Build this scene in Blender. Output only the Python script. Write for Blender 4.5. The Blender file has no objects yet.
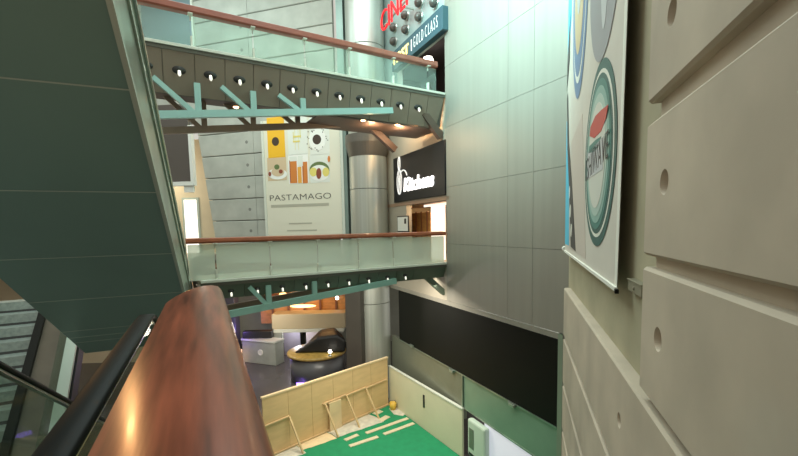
import bpy, bmesh, math, random
from math import sin, cos, radians, pi, atan2, hypot, sqrt
from mathutils import Vector as V, Matrix
random.seed(7)
SC = bpy.context.scene
COL = SC.collection

# ------------------------------------------------------------------ camera
F, PX, PY = 412.0, 399.0, 263.0
PITCH, ROLL = radians(5), radians(1.14)
C0 = V((0, 0, 1.45))
fw = V((0, cos(PITCH), -sin(PITCH))); r0 = V((1, 0, 0)); u0 = r0.cross(fw)
rt = r0 * cos(ROLL) - u0 * sin(ROLL); up = u0 * cos(ROLL) + r0 * sin(ROLL)
cd = bpy.data.cameras.new('camera'); cam = bpy.data.objects.new('camera', cd); COL.objects.link(cam)
cd.sensor_width = 36; cd.lens = 36 * F / 798; cd.shift_y = (PY - 228) / 798
cd.clip_start = 0.02; cd.clip_end = 200
M = Matrix((rt, up, -fw)).transposed().to_4x4(); M.translation = C0; cam.matrix_world = M
SC.camera = cam

def ray(x, y): return fw + rt * ((x - PX) / F) + up * ((PY - y) / F)
def on(x, y, P, n):                       # where the line of sight meets a real plane
    d = ray(x, y); return C0 + d * ((V(P) - C0).dot(n) / d.dot(n))
Z = V((0, 0, 1))

class Fr:                                 # a frame: s along u, n along w (outwards), z up
    def __init__(s, P, az, side):
        s.P = V(P); s.u = V((sin(az), cos(az), 0)); s.w = V((cos(az), -sin(az), 0)) * side
    def p(s, a, n, z): return s.P + s.u * a + s.w * n + Z * z
    def px(s, x, y, n=0):
        q = on(x, y, s.P + s.w * n, s.w) - s.P
        return q.dot(s.u), q.z
    @property
    def basis(s): return (s.u, s.w, Z)

# ------------------------------------------------------------------ mesh tools
class MB:
    def __init__(s): s.b = bmesh.new(); s.mi = 0
    def face(s, pts):
        f = s.b.faces.new([s.b.verts.new(p) for p in pts]); f.material_index = s.mi; return f
    def box(s, P, bs, a, b, c):
        vs = [s.b.verts.new(P + bs[0] * x + bs[1] * y + bs[2] * z) for x in a for y in b for z in c]
        for q in ((0, 1, 3, 2), (4, 6, 7, 5), (0, 4, 5, 1), (2, 3, 7, 6), (0, 2, 6, 4), (1, 5, 7, 3)):
            s.b.faces.new([vs[i] for i in q]).material_index = s.mi
        return s
    def prism(s, pts, off):               # polygon (world points) swept along off
        a = [s.b.verts.new(p) for p in pts]; c = [s.b.verts.new(p + off) for p in pts]; n = len(a)
        fs = [s.b.faces.new(a), s.b.faces.new(c[::-1])]
        for i in range(n): fs.append(s.b.faces.new([a[i], c[i], c[(i + 1) % n], a[(i + 1) % n]]))
        for f in fs: f.material_index = s.mi
        return s
    def loft(s, rings, closed=True, caps=True):
        R = [[s.b.verts.new(p) for p in r] for r in rings]; n = len(R[0])
        for i in range(len(R) - 1):
            for j in range(n if closed else n - 1):
                f = s.b.faces.new([R[i][j], R[i + 1][j], R[i + 1][(j + 1) % n], R[i][(j + 1) % n]]); f.material_index = s.mi
        if caps and closed:
            s.b.faces.new(R[0][::-1]).material_index = s.mi; s.b.faces.new(R[-1]).material_index = s.mi
        return s
    def bar(s, A, B, w, h, upv=Z):        # rectangular bar from A to B
        d = (B - A).normalized(); r = d.cross(upv).normalized(); t = r.cross(d)
        q = [(-w / 2, -h / 2), (w / 2, -h / 2), (w / 2, h / 2), (-w / 2, h / 2)]
        return s.loft([[P + r * x + t * y for x, y in q] for P in (A, B)])
    def tube(s, pts, rad, n=10):
        rings = []
        for i, P in enumerate(pts):
            d = (pts[min(i + 1, len(pts) - 1)] - pts[max(i - 1, 0)]).normalized()
            r = d.cross(Z if abs(d.z) < .95 else V((1, 0, 0))).normalized(); t = r.cross(d)
            k = rad[i] if isinstance(rad, (list, tuple)) else rad
            rings.append([P + (r * cos(2 * pi * j / n) + t * sin(2 * pi * j / n)) * k for j in range(n)])
        return s.loft(rings)
    def lathe(s, P, ax, prof, n=24, sq=1.0):   # prof: (radius, height along ax)
        ax = ax.normalized(); r = ax.cross(Z if abs(ax.z) < .9 else V((1, 0, 0))).normalized(); t = ax.cross(r)
        return s.loft([[P + ax * h + (r * cos(2 * pi * j / n) + t * sin(2 * pi * j / n) * sq) * max(k, 1e-4) for j in range(n)] for k, h in prof])
    def build(s, name, mat, parent=None, loc=None, bevel=0, smooth=False, norm=True):   # a parent that is itself a part makes a sub-part
        if norm: bmesh.ops.recalc_face_normals(s.b, faces=s.b.faces[:])
        if loc is None: loc = (parent.parent or parent).location if parent else V((0, 0, 0))
        for v in s.b.verts: v.co -= V(loc)
        me = bpy.data.meshes.new(name); s.b.to_mesh(me); s.b.free()
        for m in (mat if isinstance(mat, (list, tuple)) else [mat]): me.materials.append(m)
        if smooth:
            for p in me.polygons: p.use_smooth = True
        o = bpy.data.objects.new(name, me); COL.objects.link(o)
        if parent:
            o.parent = parent
        else: o.location = loc
        if bevel:
            md = o.modifiers.new('bevel', 'BEVEL'); md.width = bevel; md.segments = 2; md.limit_method = 'ANGLE'
        return o

def tag(o, label, cat, group=None, kind=None):
    o['label'] = label; o['category'] = cat
    if group: o['group'] = group
    if kind: o['kind'] = kind
    return o
def thing(name, label, cat, loc, group=None):
    o = bpy.data.objects.new(name, None); COL.objects.link(o); o.location = loc; o.empty_display_size = .1
    return tag(o, label, cat, group)
def struct(o): o['kind'] = 'structure'; return o
def dup(root, loc, label):
    r = root.copy(); COL.objects.link(r); r.location = loc; r['label'] = label
    for ch in list(root.children):
        c = ch.copy(); COL.objects.link(c); c.parent = r
        for g in list(ch.children):
            d = g.copy(); COL.objects.link(d); d.parent = c
    return r
def text_into(mb, body, fr, s0, z0, n, height, width=None, thick=.01, shear=0.0, font_w=0.0, flip=1, slant=0.0):
    """lettering as geometry on frame fr, lower-left corner at (s0, z0)"""
    cu = bpy.data.curves.new('t', 'FONT'); cu.body = body; cu.size = 1; cu.extrude = .5; cu.offset = font_w; cu.resolution_u = 3
    cu.shear = shear
    ob = bpy.data.objects.new('t', cu); COL.objects.link(ob)
    dg = bpy.context.evaluated_depsgraph_get(); me = bpy.data.meshes.new_from_object(ob.evaluated_get(dg))
    COL.objects.unlink(ob); bpy.data.objects.remove(ob); bpy.data.curves.remove(cu)
    xs = [v.co.x for v in me.vertices]; ys = [v.co.y for v in me.vertices]
    x0, x1, y0, y1 = min(xs), max(xs), min(ys), max(ys)
    ky = height / (y1 - y0); kx = (width / (x1 - x0)) if width else ky
    vs = [mb.b.verts.new(fr.p(s0 + flip * (v.co.x - x0) * kx, n + (v.co.z + .5) * thick, z0 + (v.co.y - y0) * ky + (v.co.x - x0) * kx * slant)) for v in me.vertices]
    for p in me.polygons:
        try: mb.b.faces.new([vs[i] for i in p.vertices]).material_index = mb.mi
        except ValueError: pass
    bpy.data.meshes.remove(me)

# ------------------------------------------------------------------ materials
def mat(name, col, rough=.5, metal=0, var=0, scale=4, stretch=(1, 1, 1), bump=0, emit=0, ecol=None, spec=.5, detail=6, col2=None, coat=0, rot=0):
    m = bpy.data.materials.new(name); m.use_nodes = True; nt = m.node_tree; b = nt.nodes['Principled BSDF']; b.inputs['Coat Roughness'].default_value = .12
    b.inputs['Base Color'].default_value = (*col, 1); b.inputs['Roughness'].default_value = rough; b.inputs['Metallic'].default_value = metal
    b.inputs['Specular IOR Level'].default_value = spec; b.inputs['Coat Weight'].default_value = coat
    if emit:
        b.inputs['Emission Color'].default_value = (*(ecol or col), 1); b.inputs['Emission Strength'].default_value = emit
    if var or bump or col2:
        tc = nt.nodes.new('ShaderNodeTexCoord'); mp = nt.nodes.new('ShaderNodeMapping'); mp.inputs['Scale'].default_value = stretch
        if rot: mp.vector_type = 'TEXTURE'; mp.inputs['Rotation'].default_value = (0, 0, rot)
        nz = nt.nodes.new('ShaderNodeTexNoise'); nz.inputs['Scale'].default_value = scale; nz.inputs['Detail'].default_value = detail
        nt.links.new(tc.outputs['Object'], mp.inputs['Vector']); nt.links.new(mp.outputs['Vector'], nz.inputs['Vector'])
        if var or col2:
            rp = nt.nodes.new('ShaderNodeValToRGB'); e = rp.color_ramp.elements
            e[0].position = .3; e[1].position = .72
            a = [max(0, c * (1 - var)) for c in col]; c2 = col2 or [min(1, c * (1 + var)) for c in col]
            e[0].color = (*a, 1); e[1].color = (*c2, 1)
            nt.links.new(nz.outputs['Fac'], rp.inputs['Fac']); nt.links.new(rp.outputs['Color'], b.inputs['Base Color'])
        if bump:
            bp = nt.nodes.new('ShaderNodeBump'); bp.inputs['Strength'].default_value = bump; bp.inputs['Distance'].default_value = .02
            nt.links.new(nz.outputs['Fac'], bp.inputs['Height']); nt.links.new(bp.outputs['Normal'], b.inputs['Normal'])
    return m
def glass(name, tint, haze=.15, hcol=(.6, .75, .68), rough=.02, ior=1.45):
    m = bpy.data.materials.new(name); m.use_nodes = True; nt = m.node_tree; nt.nodes.remove(nt.nodes['Principled BSDF'])
    out = nt.nodes['Material Output']; tr = nt.nodes.new('ShaderNodeBsdfTransparent'); tr.inputs[0].default_value = (*tint, 1)
    gl = nt.nodes.new('ShaderNodeBsdfGlossy'); gl.inputs['Roughness'].default_value = rough
    df = nt.nodes.new('ShaderNodeBsdfDiffuse'); df.inputs[0].default_value = (*hcol, 1)
    lw = nt.nodes.new('ShaderNodeLayerWeight'); pw_ = nt.nodes.new('ShaderNodeMath'); pw_.operation = 'POWER'; pw_.inputs[1].default_value = 5
    fr = nt.nodes.new('ShaderNodeMath'); fr.operation = 'MULTIPLY_ADD'; fr.inputs[1].default_value = .8 * (ior - 1) if ior > 1.3 else .04; fr.inputs[2].default_value = .09 * (ior - 1)
    nt.links.new(lw.outputs['Facing'], pw_.inputs[0]); nt.links.new(pw_.outputs[0], fr.inputs[0])
    m1 = nt.nodes.new('ShaderNodeMixShader'); m1.inputs[0].default_value = haze
    m2 = nt.nodes.new('ShaderNodeMixShader')
    L = nt.links.new
    L(tr.outputs[0], m1.inputs[1]); L(df.outputs[0], m1.inputs[2]); L(fr.outputs[0], m2.inputs[0]); L(m1.outputs[0], m2.inputs[1]); L(gl.outputs[0], m2.inputs[2])
    L(m2.outputs[0], out.inputs[0]); return m

m_conc = mat('concrete_warm', (.515, .435, .34), .75, 0, .16, .9, bump=.12, detail=9)
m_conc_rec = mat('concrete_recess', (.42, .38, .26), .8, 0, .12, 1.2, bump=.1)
m_conc_back = mat('concrete_grey', (.40, .405, .36), .8, 0, .12, 1.2, bump=.1)
m_clad = mat('cladding', (.31, .292, .248), .48, .3, .05, .6, stretch=(6, 6, .3), detail=3)
m_seam = mat('seam_dark', (.14, .14, .125), .8)
m_under = mat('escalator_cladding', (.16, .26, .23), .42, .1, .05, .5, detail=2)
m_seamlight = mat('joint_light', (.42, .48, .42), .5, .3)
m_steel = mat('brushed_steel', (.55, .58, .54), .28, .9, .15, 3, stretch=(20, 20, .3))
m_sidesteel = mat('side_steel', (.36, .42, .36), .3, .75, .25, 1.2)
m_column = mat('column_steel', (.47, .49, .45), .4, .6, .10, 1.5, stretch=(5, 5, .03), detail=4)
m_wood = mat('rail_wood', (.27, .072, .038), .3, 0, .62, 1.6, stretch=(.07, .9, .12), coat=.06, detail=7, rot=radians(25.27), bump=.04)
m_woodb = mat('rail_wood_far', (.24, .066, .04), .32, 0, .15, 3, coat=.3)
m_fascia = mat('bridge_fascia', (.25, .205, .16), .45, .25, .06, 1)
m_fasciag = mat('bridge_fascia_green', (.125, .16, .12), .4, .3, .08, 1)
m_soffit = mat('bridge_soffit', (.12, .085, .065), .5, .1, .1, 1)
m_edge = mat('slab_edge', (.62, .64, .56), .5)
m_edgedark = mat('slab_edge_dark', (.10, .10, .08), .5)
m_truss = mat('truss_paint', (.34, .56, .53), .4, .1, .05, 2)
m_trussg = mat('truss_paint_green', (.26, .46, .40), .4, .1, .05, 2)
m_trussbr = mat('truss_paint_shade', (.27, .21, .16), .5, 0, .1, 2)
m_black = mat('black_gloss', (.008, .0085, .0065), .5, spec=.12)
m_rubber = mat('rubber', (.007, .008, .007), .6, spec=.2)
m_dark = mat('dark_metal', (.03, .03, .028), .4, .3)
m_white = mat('white_paint', (.75, .75, .70), .5)
m_green = mat('green_carpet', (.012, .25, .105), .9, 0, .10, 3, bump=.2)
m_ply = mat('plywood', (.70, .49, .25), .6, 0, .07, 1.5, stretch=(1, 1, 4), detail=5)
m_plyl = mat('plywood_pale', (.78, .60, .36), .6, 0, .1, 2)
m_timber = mat('batten', (.66, .47, .25), .6, 0, .12, 3)
m_beige = mat('beige_strip', (.66, .58, .40), .7, 0, .05, 3)
m_hoard = mat('hoarding', (.62, .60, .43), .55, 0, .04, 1)
m_floor = mat('polished_floor', (.075, .068, .068), .22, 0, .1, .6)
m_deck = mat('deck_floor', (.42, .40, .34), .4)
m_gstrip = mat('green_glass_strip', (.20, .31, .225), .3, .2, .1, .8)
m_gstripl = mat('olive_glass_strip', (.20, .215, .165), .3, .3, .1, .8)
m_glass = glass('rail_glass', (.86, .95, .92), .10, (.66, .80, .74))
m_glass2 = glass('rail_glass_sheen', (.88, .94, .89), .5, (.90, .95, .86))  # pale diffuse share stands in for light reflected by the glass
m_glassdark = glass('balustrade_glass', (.76, .82, .77), .02, (.3, .4, .35), ior=1.16)
m_warm = mat('beige_plaster', (.62, .52, .36), .7, 0, .06, 1)
m_cream = mat('cream_bulkhead', (.48, .41, .27), .5)
m_orange = mat('orange_timber', (.48, .22, .06), .45, 0, .25, 2, stretch=(1, 1, 3))
m_greywall = mat('grey_green_wall', (.34, .36, .30), .6, 0, .1, 1)
m_booth = mat('booth_grey', (.34, .36, .31), .5, 0, .1, 2)
m_lilac = mat('lilac_glass', (.36, .35, .42), .25, .1)
m_facade = mat('pale_blue_panel', (.42, .54, .53), .35, .3, .04, 1)
m_bandblue = mat('sign_blue', (.032, .085, .11), .4)
def em(name, col, s): return mat(name, col, .5, emit=s, ecol=col)
e_bulb = em('bulb_white', (.95, .92, .80), .5); e_red = em('neon_red', (.9, .008, .016), .42); e_sign = mat('sign_letter_white', (.7, .7, .68), .5, emit=.25, ecol=(1, 1, 1)); e_white = em('lit_white', (1, .97, .95), 1.1); e_lamp = em('lamp_white', (1, .93, .8), 6)
e_warm = em('lamp_warm', (1, .55, .22), 9); e_purple = em('lamp_purple', (.30, .16, 1), 3.0); e_yel = em('lit_yellow', (1, .78, .2), 1.6)
e_glow = em('lamp_amber', (1, .55, .2), 2.2); e_door = em('lit_doorway', (1, .9, .82), .75); e_box = em('lit_panel', (.62, .62, .70), .32)
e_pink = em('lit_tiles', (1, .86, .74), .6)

# ------------------------------------------------------------------ frames
AZB, AZA, AZN = radians(-24.9), radians(16.5), radians(-73.5)
pB = on(447, 263, (0, 0, 0), Z); pL = on(200, 282, (0, 0, 0), Z)
AZBR = atan2(pB.x - pL.x, pB.y - pL.y)
WB = Fr(pB, AZB + pi, 1)                   # metal wall: s grows towards the camera, n into the void
if WB.w.x > 0: WB.w = -WB.w
WA = Fr((0, 0, 0), AZA, -1)                # concrete wall on the right: n measured from the camera line, void side positive
BR = Fr(pL, AZBR, 1)                       # footbridge front: s to the right, n towards the camera
if BR.w.y > 0: BR.w = -BR.w
LBR = (pB - pL).length
WN = Fr((on(338, 180, (0, 22, 0), V((0, 1, 0))).xy.to_3d()), AZN, 1)   # concrete wall behind: s to the left
if WN.w.y > 0: WN.w = -WN.w

# ------------------------------------------------------------------ right concrete wall
def panel_hole(mb, fr, s0, s1, z0, z1, n0, n1, hole=None, bev=.025):
    """slab with bevelled long edges, front face at n1, optionally a round blind hole"""
    b = bev
    if not hole:
        prof = [(n0, z0), (n1 - b, z0), (n1, z0 + b), (n1, z1 - b), (n1 - b, z1), (n0, z1)]
        mb.prism([fr.p(s0, n, z) for n, z in prof], fr.u * (s1 - s0)); return
    hs, hz, hr = hole; N = 32
    ring = [(hs + hr * cos(2 * pi * i / N), hz + hr * sin(2 * pi * i / N)) for i in range(N)]
    a, c, e, f = hs - .3, hs + .3, z0 + b, z1 - b
    if s0 < a: panel_hole(mb, fr, s0, a, z0, z1, n0, n1, None, b)
    if c < s1: panel_hole(mb, fr, c, s1, z0, z1, n0, n1, None, b)
    # edges of the middle bay
    P = fr.p
    mb.face([P(a, n1 - b, z0), P(c, n1 - b, z0), P(c, n1, e), P(a, n1, e)]); mb.face([P(a, n0, z0), P(c, n0, z0), P(c, n1 - b, z0), P(a, n1 - b, z0)])
    mb.face([P(a, n1, f), P(c, n1, f), P(c, n1 - b, z1), P(a, n1 - b, z1)]); mb.face([P(a, n1 - b, z1), P(c, n1 - b, z1), P(c, n0, z1), P(a, n0, z1)])
    out = []
    for x, z in ring:
        dx, dz = x - hs, z - hz
        k = min((.3 / abs(dx)) if abs(dx) > 1e-9 else 1e9, ((f - hz) / dz) if dz > 1e-9 else 1e9, ((e - hz) / dz) if dz < -1e-9 else 1e9)
        out.append((hs + dx * k, hz + dz * k))
    for i in range(N):
        j = (i + 1) % N
        q = [P(*(lambda t: (t[0], n1, t[1]))(t)) for t in (ring[i], out[i], out[j], ring[j])]
        mb.face(q)
        # corner fill
        oi, oj = out[i], out[j]
        if abs(oi[0] - oj[0]) > 1e-6 and abs(oi[1] - oj[1]) > 1e-6:
            cx = c if max(oi[0], oj[0]) > hs else a; cz = f if max(oi[1], oj[1]) > hz else e
            mb.face([P(oi[0], n1, oi[1]), P(cx, n1, cz), P(oj[0], n1, oj[1])])
        k2 = .78
        ri, rj = [(hs + (x - hs) * k2, hz + (z - hz) * k2) for x, z in (ring[i], ring[j])]
        dp = .075
        mb.face([P(ring[i][0], n1, ring[i][1]), P(ring[j][0], n1, ring[j][1]), P(rj[0], n1 - dp, rj[1]), P(ri[0], n1 - dp, ri[1])])
        mb.face([P(ri[0], n1 - dp, ri[1]), P(rj[0], n1 - dp, rj[1]), P(hs, n1 - dp - .004, hz)])
    # note: hole bay leaves no overlap with its neighbours

nF, nR = -1.05, -1.2
SE = 4.12
mb = MB(); mb.mi = 0
rows = [(2.46, 3.52, 2.973, 3.60), (1.16, 2.29, 1.753, 3.64), (-.06, 1.055, .517, 3.66)]
for z0, z1, hz_, hs in rows: panel_hole(mb, WA, -4, SE, z0, z1, nR - .02, nF, (hs, hz_, .098))
for z0, z1 in ((3.66, 4.74), (4.88, 5.96), (6.1, 7.2), (7.34, 12)): panel_hole(mb, WA, -4, SE, z0, z1, nR - .02, nF)
panel_hole(mb, WA, -4, 10.98, -1.36, -.15, nR - .02, nF, (4.865, -.72, .085))
for z0, z1 in ((-2.58, -1.45), (-3.8, -2.67), (-5.02, -3.89), (-6.24, -5.11), (-7.4, -6.33)): panel_hole(mb, WA, -4, 10.98, z0, z1, nR - .02, nF)
mb.box(WA.P, WA.basis, (-4, SE - .05), (nR - .01, nF - .085), (-.1, 12)); mb.box(WA.P, WA.basis, (-4, 10.9), (nR - .01, nF - .085), (-7.4, -.2))
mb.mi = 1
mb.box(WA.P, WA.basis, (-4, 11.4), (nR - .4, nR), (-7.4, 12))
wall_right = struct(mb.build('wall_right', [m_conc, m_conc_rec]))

# small steel box fixed on the recessed wall
a0, b0 = WA.px(628, 278, nR + .07); a1, b1 = WA.px(641, 300, nR + .07)
loc = WA.p((a0 + a1) / 2, nR, b1)
t = thing('junction_box', 'small square grey metal box on the concrete wall below the hanging banner', 'box', loc)
m_box = mat('box_olive', (.26, .24, .17), .5, .2)
jb = MB().box(WA.P, WA.basis, (a1, a0), (nR, nR + .07), (b1 + .02, b0 - .02)).build('housing', m_box, t, bevel=.008)
MB().box(WA.P, WA.basis, (a1 - .01, a0 + .01), (nR, nR + .08), (b0 - .02, b0)).build('top_plate', m_box, t, bevel=.006)
MB().lathe(WA.p((a0 + a1) / 2, nR + .07, (b0 + b1) / 2), WA.w, [(.02, 0), (.02, .012), (.012, .016)], 12).build('screw', m_box, jb)

# ------------------------------------------------------------------ hanging banner
nB = -1.05
sb0, zb0 = WA.px(617, 291, nB); sb1, zb1 = WA.px(565, 252, nB)
sr = WA.px(624, 145, nB)[0]
ztop = 7.6
loc = WA.p((sb0 + sb1) / 2, nB, (zb0 + zb1) / 2)
ban = thing('hanging_banner', 'tall printed food banner with green oval logo hanging along the concrete wall', 'banner', loc)
m_bcl = mat('banner_cloth', (.66, .62, .55), .6, 0, .04, 1.5); m_bhem = mat('banner_hem', (.82, .82, .74), .5)
m_cyan = mat('print_cyan', (.10, .55, .78), .5); m_teal = mat('print_teal', (.045, .125, .112), .5); m_mint = mat('print_mint', (.66, .67, .60), .5)
m_teal2 = mat('print_teal_light', (.08, .23, .20), .5)
m_prtred = mat('print_red', (.55, .07, .06), .5); m_prtgrey = mat('print_grey', (.34, .33, .35), .5); m_prtblk = mat('print_black', (.07, .065, .065), .5)
m_prtblue = mat('print_blue', (.16, .24, .40), .5); m_prttan = mat('print_tan', (.62, .47, .28), .5); m_prtbeige = mat('print_pinkbeige', (.60, .53, .47), .5)
m_prtlg = mat('print_pale_grey', (.55, .56, .57), .5)
zl, zr = zb1, zb0
m = MB()
NS = 40
def bz(s): return zr + (zl - zr) * (s - sb0) / (sb1 - sb0)
rip = lambda s, z: .012 * sin(s * 2.1 + z * .7)
tq = WA.px(628, 0, nB); sk = (tq[0] - sb0) / (tq[1] - zr)
skw = lambda s, j: s + sk * (ztop - zr) * j / 10 * (sb1 - s) / (sb1 - sb0)
front = [[WA.p(skw(sb0 + (sb1 - sb0) * i / NS, j), nB, bz(sb0 + (sb1 - sb0) * i / NS) + (ztop - zr) * j / 10) for j in range(11)] for i in range(NS + 1)]
m.loft(front, closed=False); m.loft([[p - WA.w * .006 for p in r] for r in front], closed=False)
m.build('banner_cloth', m_bcl, ban)
m = MB().prism([WA.p(sb0, nB + .001, zr), WA.p(sb0 + .13, nB + .001, zr), WA.p(skw(sb0 + .13, 10), nB + .001, ztop), WA.p(skw(sb0, 10), nB + .001, ztop)], WA.w * .003); m.build('side_hem', m_bhem, ban)
m = MB(); m.bar(WA.p(sb0 - .01, nB + .012, zr + .02), WA.p(sb1, nB + .012, zl + .03), .03, .045); m.build('bottom_hem', m_bhem, ban)
m = MB(); m.bar(WA.p(sb0 - .06, nB + .012, zr), WA.p(sb0 - .01, nB + .012, zr + .005), .04, .045); m.build('end_cap', m_black, ban)
def disc(mb, cs, cz, rs, rz, n, t=.003, N=48, a0=0, a1=2 * pi, clip=None):
    pts = []
    for i in range(N):
        a = a0 + (a1 - a0) * i / (N if a1 - a0 > 6.28 else N - 1)
        s, z = cs + rs * cos(a), cz + rz * sin(a)
        if clip: s, z = clip(s, z)
        pts.append(WA.p(s, n, z))
    mb.prism(pts, WA.w * t)
# prints, each laid as real thin layers on the cloth
e1 = WA.px(598, 150, nB); 
sL = WA.px(586, 150, nB)[0]; sR = WA.px(617.5, 150, nB)[0]; zT = WA.px(606, 52, nB)[1]; zBt = WA.px(600, 247, nB)[1]
cs, cz = (sL + sR) / 2, (zT + zBt) / 2; rs, rz = (sL - sR) / 2, (zT - zBt) / 2
pr = MB(); 
mats = [m_teal, m_bhem, m_teal2, m_mint, m_prtred, m_prtblk, m_cyan, m_prtgrey, m_prtblue, m_prttan, m_prtbeige, m_prtlg, mat('print_teal_mid', (.27, .45, .40), .5), mat('print_teal_pale', (.44, .57, .51), .5)]
L = nB + .002
def ly(k): return L + .004 * k
smin = sb0 + .14
pr.mi = 10; pr.prism([WA.p(sb1 - .9, ly(0), zl + .15), WA.p(cs + 1.0, ly(0), zl + .1), WA.p(cs + 1.7, ly(0), 3.4), WA.p(sb1 - 1.0, ly(0), 3.2)], WA.w * .003)
pr.mi = 0; disc(pr, cs, cz, rs, rz, ly(1))
pr.mi = 1; disc(pr, cs, cz, rs * .9, rz * .9, ly(2))
pr.mi = 0; disc(pr, cs, cz, rs * .85, rz * .86, ly(3))
for q, (k, mi) in enumerate(((.78, 2), (.71, 12), (.63, 13), (.54, 3))): pr.mi = mi; disc(pr, cs, cz, rs * k, rz * (k + .03), ly(4 + q))
pr.mi = 4
red = [(611.5, 104), (609, 118), (604, 131), (597, 138), (592, 136), (593, 127), (598, 116), (604, 110)]
pr.prism([WA.p(*(lambda q: (q[0], ly(8), q[1]))(WA.px(x, y, nB))) for x, y in red], WA.w * .003)
pr.mi = 2
wv = [(598, 140), (604, 136), (602, 146), (597, 152), (591, 153), (592, 146)]
pr.prism([WA.p(*(lambda q: (q[0], ly(8), q[1]))(WA.px(x, y, nB))) for x, y in wv], WA.w * .003)
pr.mi = 11
s_a, z_a = WA.px(587.5, 187, nB); s_b, z_b = WA.px(609.5, 178, nB)
pr.box(WA.P, WA.basis, (s_b + .25, s_a - .2), (ly(8), ly(8) + .003), (z_a + .1, z_a + .52))
pr.mi = 5
text_into(pr, 'ISHIWAVE', WA, s_a - .08, z_a + .08, ly(9), .34, width=(s_a - s_b) * 1.0, thick=.003, flip=-1, slant=.07, font_w=-.008)
# second round print upper left, grey bowl above, cyan strip, dark ribbon
c2 = WA.px(579, 50, nB); r2s = (WA.px(573, 50, nB)[0] - WA.px(588, 50, nB)[0]) / 2; c2s = (WA.px(573, 50, nB)[0] + WA.px(588, 50, nB)[0]) / 2
zc2b = WA.px(579, 97, nB)[1]
r2z = 2.05
for k, mi, lv in ((1, 8, 1), (.86, 1, 2), (.8, 8, 3), (.6, 9, 4), (.25, 11, 5)): pr.mi = mi; disc(pr, c2s, zc2b + r2z, r2s * k, r2z * k, ly(lv))
zg = WA.px(612, 40, nB)[1]
pr.mi = 7; disc(pr, cs - .2, zg + 1.5, 1.2, 1.5, ly(1))
pr.mi = 11; disc(pr, cs - .25, zg + 1.6, .3, 1.25, ly(2))
pr.mi = 6
pr.prism([WA.p(sb1, ly(0), zl + .2), WA.p(sb1 - .85, ly(0), zl + .2), WA.p(sb1 - .55, ly(0), 3.1), WA.p(sb1, ly(0), 3.9)], WA.w * .003)
pr.prism([WA.p(sb1, ly(0), 5.0), WA.p(sb1 - .7, ly(0), 6.0), WA.p(sb1 - .6, ly(0), ztop), WA.p(sb1, ly(0), ztop)], WA.w * .003)
pr.mi = 5
pr.prism([WA.p(sb1 - 1.3, ly(2), zl + .2), WA.p(sb1 - 2.1, ly(2), zl + .15), WA.p(sb1 - 1.25, ly(2), 2.4), WA.p(sb1 - .55, ly(2), 3.3), WA.p(sb1 - .2, ly(2), 4.5), WA.p(sb1 - .05, ly(2), 4.4), WA.p(sb1 - .3, ly(2), 3.2), WA.p(sb1 - .75, ly(2), 2.3)], WA.w * .003)
pr.prism([WA.p(sb1, ly(2), 4.6), WA.p(sb1 - .45, ly(2), 5.2), WA.p(sb1 - .5, ly(2), 6.2), WA.p(sb1, ly(2), 5.2)], WA.w * .003)
pr.mi = 1
for k in range(3): disc(pr, sb1 - 1.35 + .22 * k, zl + .55 + .42 * k, .1, .14, ly(3))
pr.build('print', mats, ban)
m = MB(); q = WA.p(sb1 + .03, nB, zl + .08); m.lathe(q, WA.u, [(.05, 0), (.07, .05), (.06, .12), (.02, .16)], 12); m.build('corner_clip', m_bhem, ban)

# ------------------------------------------------------------------ metal-clad wall
clad = MB()
zs = [-1.5, .76, 2.94, 5.2, 7.42, 9.64, 11.9, 14]
ss = [-.02, 3.60, 4.70, 6.05]
for i in range(len(zs) - 1):
    for j in range(len(ss) - 1):
        g = .005
        clad.box(WB.P, WB.basis, (ss[j] + g, ss[j + 1] - g), (-.03, 0), (zs[i] + g, zs[i + 1] - g))
clad.mi = 1; clad.box(WB.P, WB.basis, (-.02, 6.6), (-.35, -.032), (-1.5, 14))
struct(clad.build('wall_east', [m_clad, m_seam]))
# lower far part of the same wall, under and behind the bridges
lo = MB(); lo.box(WB.P, WB.basis, (-6.2, -.03), (-.3, 0), (-1.5, -.02))
lo.box(WB.P, WB.basis, (-6.2, -.03), (-.3, -.02), (5.0, 6.40)); lo.box(WB.P, WB.basis, (-6.2, -.03), (-.3, -.02), (2.45, 5.0)); lo.box(WB.P, WB.basis, (-6.2, -3.6), (-.3, -.02), (-.02, 2.45))
struct(lo.build('wall_east', [mat('entrance_wall', (.40, .36, .29), .45, .15, .05, 1)]))
# trim along the bottom edge + vertical green trim
struct(MB().box(WB.P, WB.basis, (-6.2, 5.9), (0, .04), (-1.66, -1.5)).build('trim_1', m_clad))
struct(MB().box(WB.P, WB.basis, (5.74, 5.9), (-.02, .05), (-7.4, -1.5)).build('trim_2', mat('green_trim', (.24, .30, .22), .4, .2)))
# black band
t = thing('display_band', 'long black glossy display band across the metal wall', 'panel', WB.p(.6, 0, -4.15))
MB().box(WB.P, WB.basis, (-4.55, 5.72), (-.3, .03), (-4.15, -1.68)).build('black_panel', m_black, t, bevel=.01)
MB().box(WB.P, WB.basis, (-4.55, 5.72), (.0, .05), (-4.19, -4.15)).build('edge_strip', m_sidesteel, t)
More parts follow.
